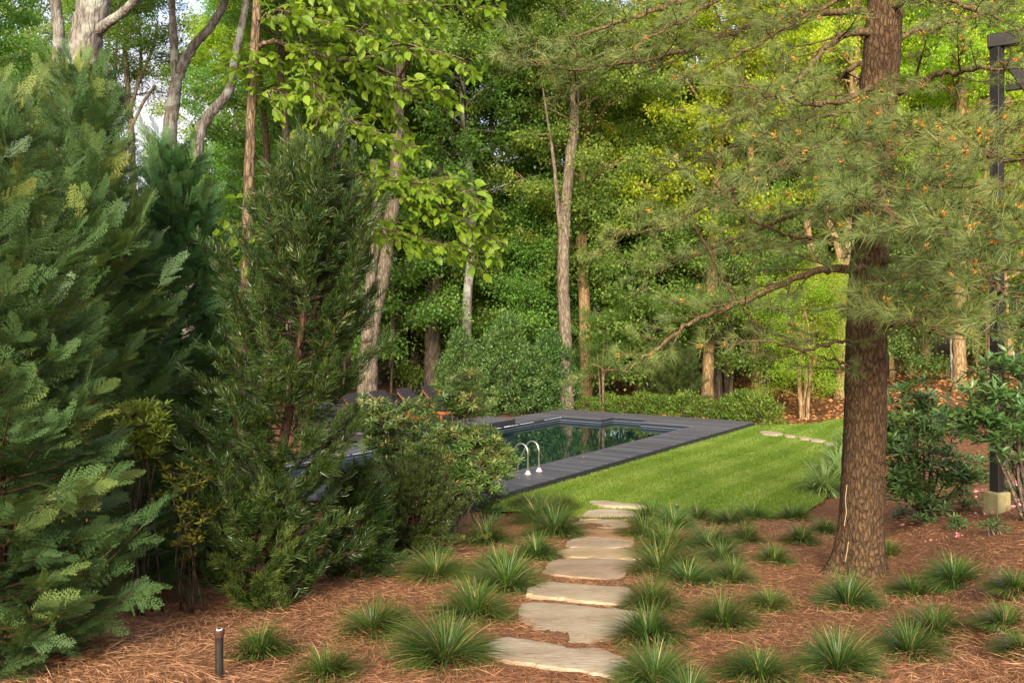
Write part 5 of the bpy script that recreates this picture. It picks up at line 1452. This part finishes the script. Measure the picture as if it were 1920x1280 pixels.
tree('oak_tree', 'leaning dark trunk just right of the stout pale twin trunk', pp((790, 800, 40, .25), (782, 700, 40, .23), (774, 600, 40, .2), (768, 450, 40, .16), (770, 200, 40, .1)), 'bark_dark', [('B', up_to(770, 350, 40), .8, 1)], 'maple', seed=12)
tree('oak_tree', 'sunlit orange brown trunk beside the far deck corner', pp((1418, 775, 34, .24), (1419, 700, 34, .21), (1418, 620, 34, .19), (1415, 500, 34, .17), (1408, 330, 34, .13), (1400, 100, 34, .08)), 'bark_sun_tint', [('B', up_to(1405, 300, 34), .65, 1)], 'oak', seed=13)
tree('pine_trunk_tree', 'dull brown trunk right behind the sunlit one at the deck corner', pp((1436, 780, 37, .18), (1437, 700, 37, .16), (1436, 560, 37, .14), (1434, 350, 37, .1)), 'bark_mid', [('U', up_to(1436, 430, 37), .9, 1)], 'maple', seed=14)
tree('oak_tree', 'left one of a pair of brown trunks behind the azalea row', pp((1346, 790, 38, .22), (1345, 720, 38, .19), (1342, 600, 38, .17), (1338, 350, 38, .12)), 'bark_mid', [('U', up_to(1340, 470, 38), 1.1, 2)], 'under', seed=15)
tree('oak_tree', 'right one of a pair of brown trunks behind the azalea row', pp((1366, 790, 40, .2), (1363, 720, 40, .17), (1360, 600, 40, .15), (1352, 350, 40, .1)), 'bark_mid', [('V', up_to(1355, 480, 40), 1.1, 4)], 'under', seed=16)
tree('oak_tree', 'big sunlit tan oak trunk with spreading limbs behind the pine', pp((1578, 775, 36, .52), (1582, 740, 36, .38), (1583, 650, 36, .33), (1580, 560, 36, .31), (1584, 500, 36, .27), (1594, 420, 36, .22), (1600, 330, 36, .18), (1605, 150, 36, .12), (1610, -60, 36, .08)), 'bark_sun_tint', [('C', up_to(1600, 260, 36), .9, 1), ('Y', up_to(1500, 330, 36), .8, 0)], 'oak',
     forks=[pp((1580, 570, 36, .22), (1562, 535, 36, .2), (1535, 500, 36, .18), (1515, 440, 36, .15), (1512, 370, 36, .12), (1500, 250, 36, .08)), pp((1582, 520, 36, .16), (1570, 460, 36, .14), (1552, 400, 36, .12), (1545, 300, 36, .08)), pp((1584, 510, 36, .15), (1620, 470, 36, .13), (1650, 400, 36, .1), (1670, 300, 36, .07))], seed=17)
tree('oak_tree', 'sunlit straight trunk between the pine and the timber post', pp((1797, 748, 34, .28), (1799, 700, 34, .24), (1799, 600, 34, .22), (1803, 480, 34, .2), (1806, 350, 34, .17), (1800, 100, 34, .12)), 'bark_sun_tint', [('B', up_to(1802, 260, 34), .75, 3)], 'oak', forks=[pp((1800, 500, 34, .12), (1815, 440, 34, .1), (1840, 380, 34, .08), (1855, 250, 34, .06))], seed=18)
tree('oak_tree', 'thin sunlit trunk between the big oak and the timber post', pp((1705, 755, 42, .16), (1708, 650, 42, .14), (1712, 500, 42, .12), (1720, 250, 42, .08)), 'bark_sun_tint', [('C', up_to(1715, 330, 42), .8, 3)], 'oak', seed=19)
tree('birch_tree', 'small sunlit multi stemmed beech with layered yellow leaves left of the pine', pp((1502, 790, 30.5, .085), (1501, 750, 30.5, .07), (1498, 700, 30.5, .06), (1505, 640, 30.5, .04), (1508, 580, 30.5, .02)), 'bark_sun_tint', [('Y', up_to(1505, 740, 30.5), .80, .5), ('Y', up_to(1530, 660, 31.5), .62, 2.5)], 'oak',
     forks=[pp((1514, 790, 30.4, .07), (1515, 750, 30.4, .06), (1520, 700, 30.4, .05), (1516, 640, 30.4, .03)), pp((1507, 785, 30.6, .05), (1508, 740, 30.6, .045), (1512, 690, 30.6, .035))], seed=20)
tree('beech_tree', 'thin young tree with pale stem behind the alcove of the pool', pp((1131, 772, 33.0, .055), (1131, 720, 33.0, .05), (1130, 680, 33.0, .04), (1133, 640, 33.0, .025), (1133, 600, 33, .015)), 'bark_tan', [('Y', up_to(1131, 705, 33.0), .5, 1)], 'maple', forks=[pp((1126, 770, 33.1, .035), (1124, 720, 33.1, .03), (1120, 660, 33.1, .02))], seed=21)
tree('oak_tree', 'slim brown trunk seen through the pine boughs above the mugo pine', pp((1270, 780, 44, .2), (1273, 620, 44, .18), (1276, 530, 44, .16), (1282, 300, 44, .12)), 'bark_sun_tint', [('C', up_to(1280, 380, 44), .8, 3)], 'oak', seed=22)
tree('oak_tree', 'thin grey stem right of the slender tan trunk, in the upper left', pp((545, 700, 30, .14), (540, 400, 30, .12), (535, 230, 30, .11), (525, 120, 30, .09), (515, -40, 30, .06)), 'bark_mid', [('B', up_to(528, 150, 30), .6, 3)], 'maple', seed=23)
tree('oak_tree', 'second thin stem right of the slender tan trunk', pp((500, 700, 33, .13), (503, 400, 33, .12), (498, 250, 33, .11), (488, 150, 33, .09), (475, 0, 33, .06)), 'bark_tan', [('A', up_to(490, 180, 33), .6, 1)], 'oak', seed=24)

for i, (px, py, d, s, lb) in enumerate([(1395, 230, 46, .62, 'rounded sunlit yellow green crown left of the pine trunk'), (1500, 190, 44, .85, 'broad sunlit yellow crown just left of the pine top'),
                                        (1735, 130, 44, .85, 'sunlit yellow crown between the pine top and the timber post'), (1850, 90, 47, .9, 'sunlit yellow crown above the timber post'), (1600, 110, 50, .9, 'tall sunlit yellow crown behind the pine top')]):
    x0 = (px - 960) / FPX * d; z0 = float(gz(x0, d)); zc = EYE - (py - HOR) / FPX * d
    tree('oak_tree', lb, [(x0, d, z0, .26), (x0 + .2, d, z0 + (zc - z0) * .5, .22), (x0, d, zc, .16)], 'bark_sun_tint', [('C', (x0, d, zc - 4.5 * s), s, i * 1.7)], 'oak', seed=25 + i, sides=9)
# the rest of the wood, in depth
def wood():
    rng = rng_of(900)
    def zone(px):
        for lim, s in ((330, 'behind the conifers at left'), (620, 'behind the slender tan trunk'), (830, 'above the loungers'), (1080, 'behind the hedge'), (1400, 'behind the far deck'), (1680, 'beyond the pine trunk')):
            if px < lim: return s
        return 'behind the timber post'
    spots = []
    for d0, n in ((36, 8), (42, 9), (51, 8)):
        for i in range(n):
            px = -140 + 2200 * (i + .5 + rng.uniform(-.32, .32)) / n
            spots.append((px, d0 + rng.uniform(-2, 3)))
    k = 0
    for px, d in spots:
        if 150 < px < 350: continue               # the open gap to the sky at left
        x = (px - 960) / FPX * d; z = float(gz(x, d))
        H = rng.uniform(15, 22) * (1 if d < 50 else 1.12); ln = rng.normal() * .6; r = rng.uniform(.11, .24)
        if 860 < px < 1420 and d > 47: H *= .62
        p = [(x, d, z, r * 1.2), (x + ln * .2, d, z + H * .2, r), (x + ln * .6 + rng.normal() * .15, d, z + H * .45, r * .85), (x + ln, d, z + H * .7, r * .5), (x + ln, d, z + H * .9, r * .2)]
        if px > 1330 and d < 52: H *= .62
        if 1190 < px < 1350: H *= .72
        kind = 'ABC'[int(rng.integers(0, 3))]
        sun = px > 1300 or (d > 48 and rng.uniform() < .3)  # these trees get the leaf and bark colours with sunlight painted in
        s = rng.uniform(.85, 1.15)
        tree('forest_tree', 'tall leafy tree deep in the wood ' + zone(px), p, ['bark_mid', 'bark_tan', 'bark_grey', 'bark_sun_tint'][int(rng.integers(0, 4))] if not sun else 'bark_sun_tint',
             [(kind, (x + ln * .5, d, z + H * rng.uniform(.26, .44)), s, rng.uniform(0, 6.28))], 'oak' if sun else 'maple', WOOD + ', ' + zone(px), sides=8, seed=30 + k); k += 1
    # slim saplings drawn up between the big trees
    for i in range(34):
        px = -60 + 2040 * (i + .5 + rng.uniform(-.4, .4)) / 34; d = rng.uniform(36, 54)
        if 150 < px < 350: continue
        x = (px - 960) / FPX * d; z = float(gz(x, d)); H = rng.uniform(9, 15); ln = rng.normal() * .7; r = rng.uniform(.06, .10)
        p = [(x, d, z, r * 1.2), (x + ln * .3, d, z + H * .3, r), (x + ln * .7 + rng.normal() * .2, d, z + H * .6, r * .8), (x + ln, d, z + H, r * .4)]
        tree('sapling', 'slim pale sapling stem ' + zone(px), p, ['bark_grey', 'bark_tan', 'bark_sun_tint'][i % 3], [('UVY'[i % 3], (x + ln * .7, d, z + H * .62), rng.uniform(.6, .9), rng.uniform(0, 6.28))], 'oak' if px > 1250 else 'maple', 'slim saplings in the wood, ' + zone(px), sides=6, seed=300 + i,
             forks=[[(x + ln * .5, d, z + H * .45, r * .6), (x + ln * .5 + rng.normal() * .5, d, z + H * .62, r * .45), (x + ln * .5 + rng.normal() * 1.1, d, z + H * .85, r * .25)]])
    # understory
    for d0, n in ((34.5, 9), (38, 10), (43, 11), (50, 12), (58, 12)):
        for i in range(n):
            px = -100 + 2150 * (i + .5 + rng.uniform(-.4, .4)) / n
            d = d0 + rng.uniform(-1, 1.5)
            if d < 37 and (1440 < px < 1960): d += 8
            x = (px - 960) / FPX * d; z = float(gz(x, d))
            e, dd = pool_inv(x, d)
            if -4.5 < e < 8 and dd < 4: d += 4; x = (px - 960) / FPX * d; z = float(gz(x, d))
            h = rng.uniform(.8, 2.2) + (2.0 if i % 3 == 0 else 0); s = rng.uniform(.85, 1.35)
            r = rng.uniform(.05, .10)
            p = [(x, d, z, r), (x + rng.normal() * .1, d, z + h, r * .8), (x + rng.normal() * .2, d, z + h + 2.5 * s, r * .5)]
            sun = px > 1430 and rng.uniform() < .75  # sunlit understory is set apart by leaf and bark colour
            tree('understory_tree', 'bushy dark understory tree ' + zone(px) if not sun else 'yellow green understory tree ' + zone(px), p, 'bark_dark' if not sun else 'bark_sun_tint',
                 [('UV'[int(rng.integers(0, 2))], (x, d, z + h * .6), s, rng.uniform(0, 6.28))], 'oak' if sun else ('under' if rng.uniform() < .55 else 'maple'), 'understory of the wood, ' + zone(px), sides=7, seed=130 + k); k += 1
    # far wood that closes the view, one mass
    n = 90000
    px = rng.uniform(-500, 2420, n); d = rng.uniform(70, 90, n); x = (px - 960) / FPX * d
    top = 8.5 + 2.5 * np.sin(x * .23) + 2.0 * np.sin(x * .61 + 1) + 1.5 * np.sin(x * 1.3 + d)
    u = rng.uniform(size=n); z = 0.5 + u * top
    lay = np.sin(z * 2.2 + np.sin(x * .9) * 2 + d) > -.4
    x, d, z = x[lay], d[lay], z[lay]; n = len(x)
    g = stamp(LEAF2, np.stack([x, d, z], -1), rng.normal(size=(n, 3)), UP + rng.normal(size=(n, 3)) * .6, rng.uniform(.25, .5, n), rng.uniform(.2, .35, n), np.clip(.45 + .15 * np.sin(x * .5) + rng.normal(size=n) * .18, 0, 1))
    tag(g.build('distant_wood', MAT['oak']), 'distant mass of woodland foliage closing the view between the trunks', 'wood', kind='stuff')
wood()
def single_out():
    ords = ['first', 'second', 'third', 'fourth', 'fifth', 'sixth', 'seventh', 'eighth', 'ninth', 'tenth', 'eleventh', 'twelfth', 'thirteenth', 'fourteenth']
    by = {}
    for o in bpy.data.objects:
        if o.parent is None and o.get('label') and o.name.split('.')[0] in ('forest_tree', 'understory_tree', 'sapling'): by.setdefault(o['label'], []).append(o)
    for lb, os_ in by.items():
        if len(os_) > 1:
            for k, o in enumerate(sorted(os_, key=lambda o: o.location.x / o.location.y)): o['label'] = lb + ', ' + ords[min(k, 13)] + ' from left'
single_out()
print('OBJECTS', len(bpy.data.objects), 'tris', sum(len(m.loop_triangles) if m.loop_triangles else sum(len(p.vertices) - 2 for p in m.polygons) if len(m.polygons) < 2000 else len(m.polygons) for m in bpy.data.meshes))
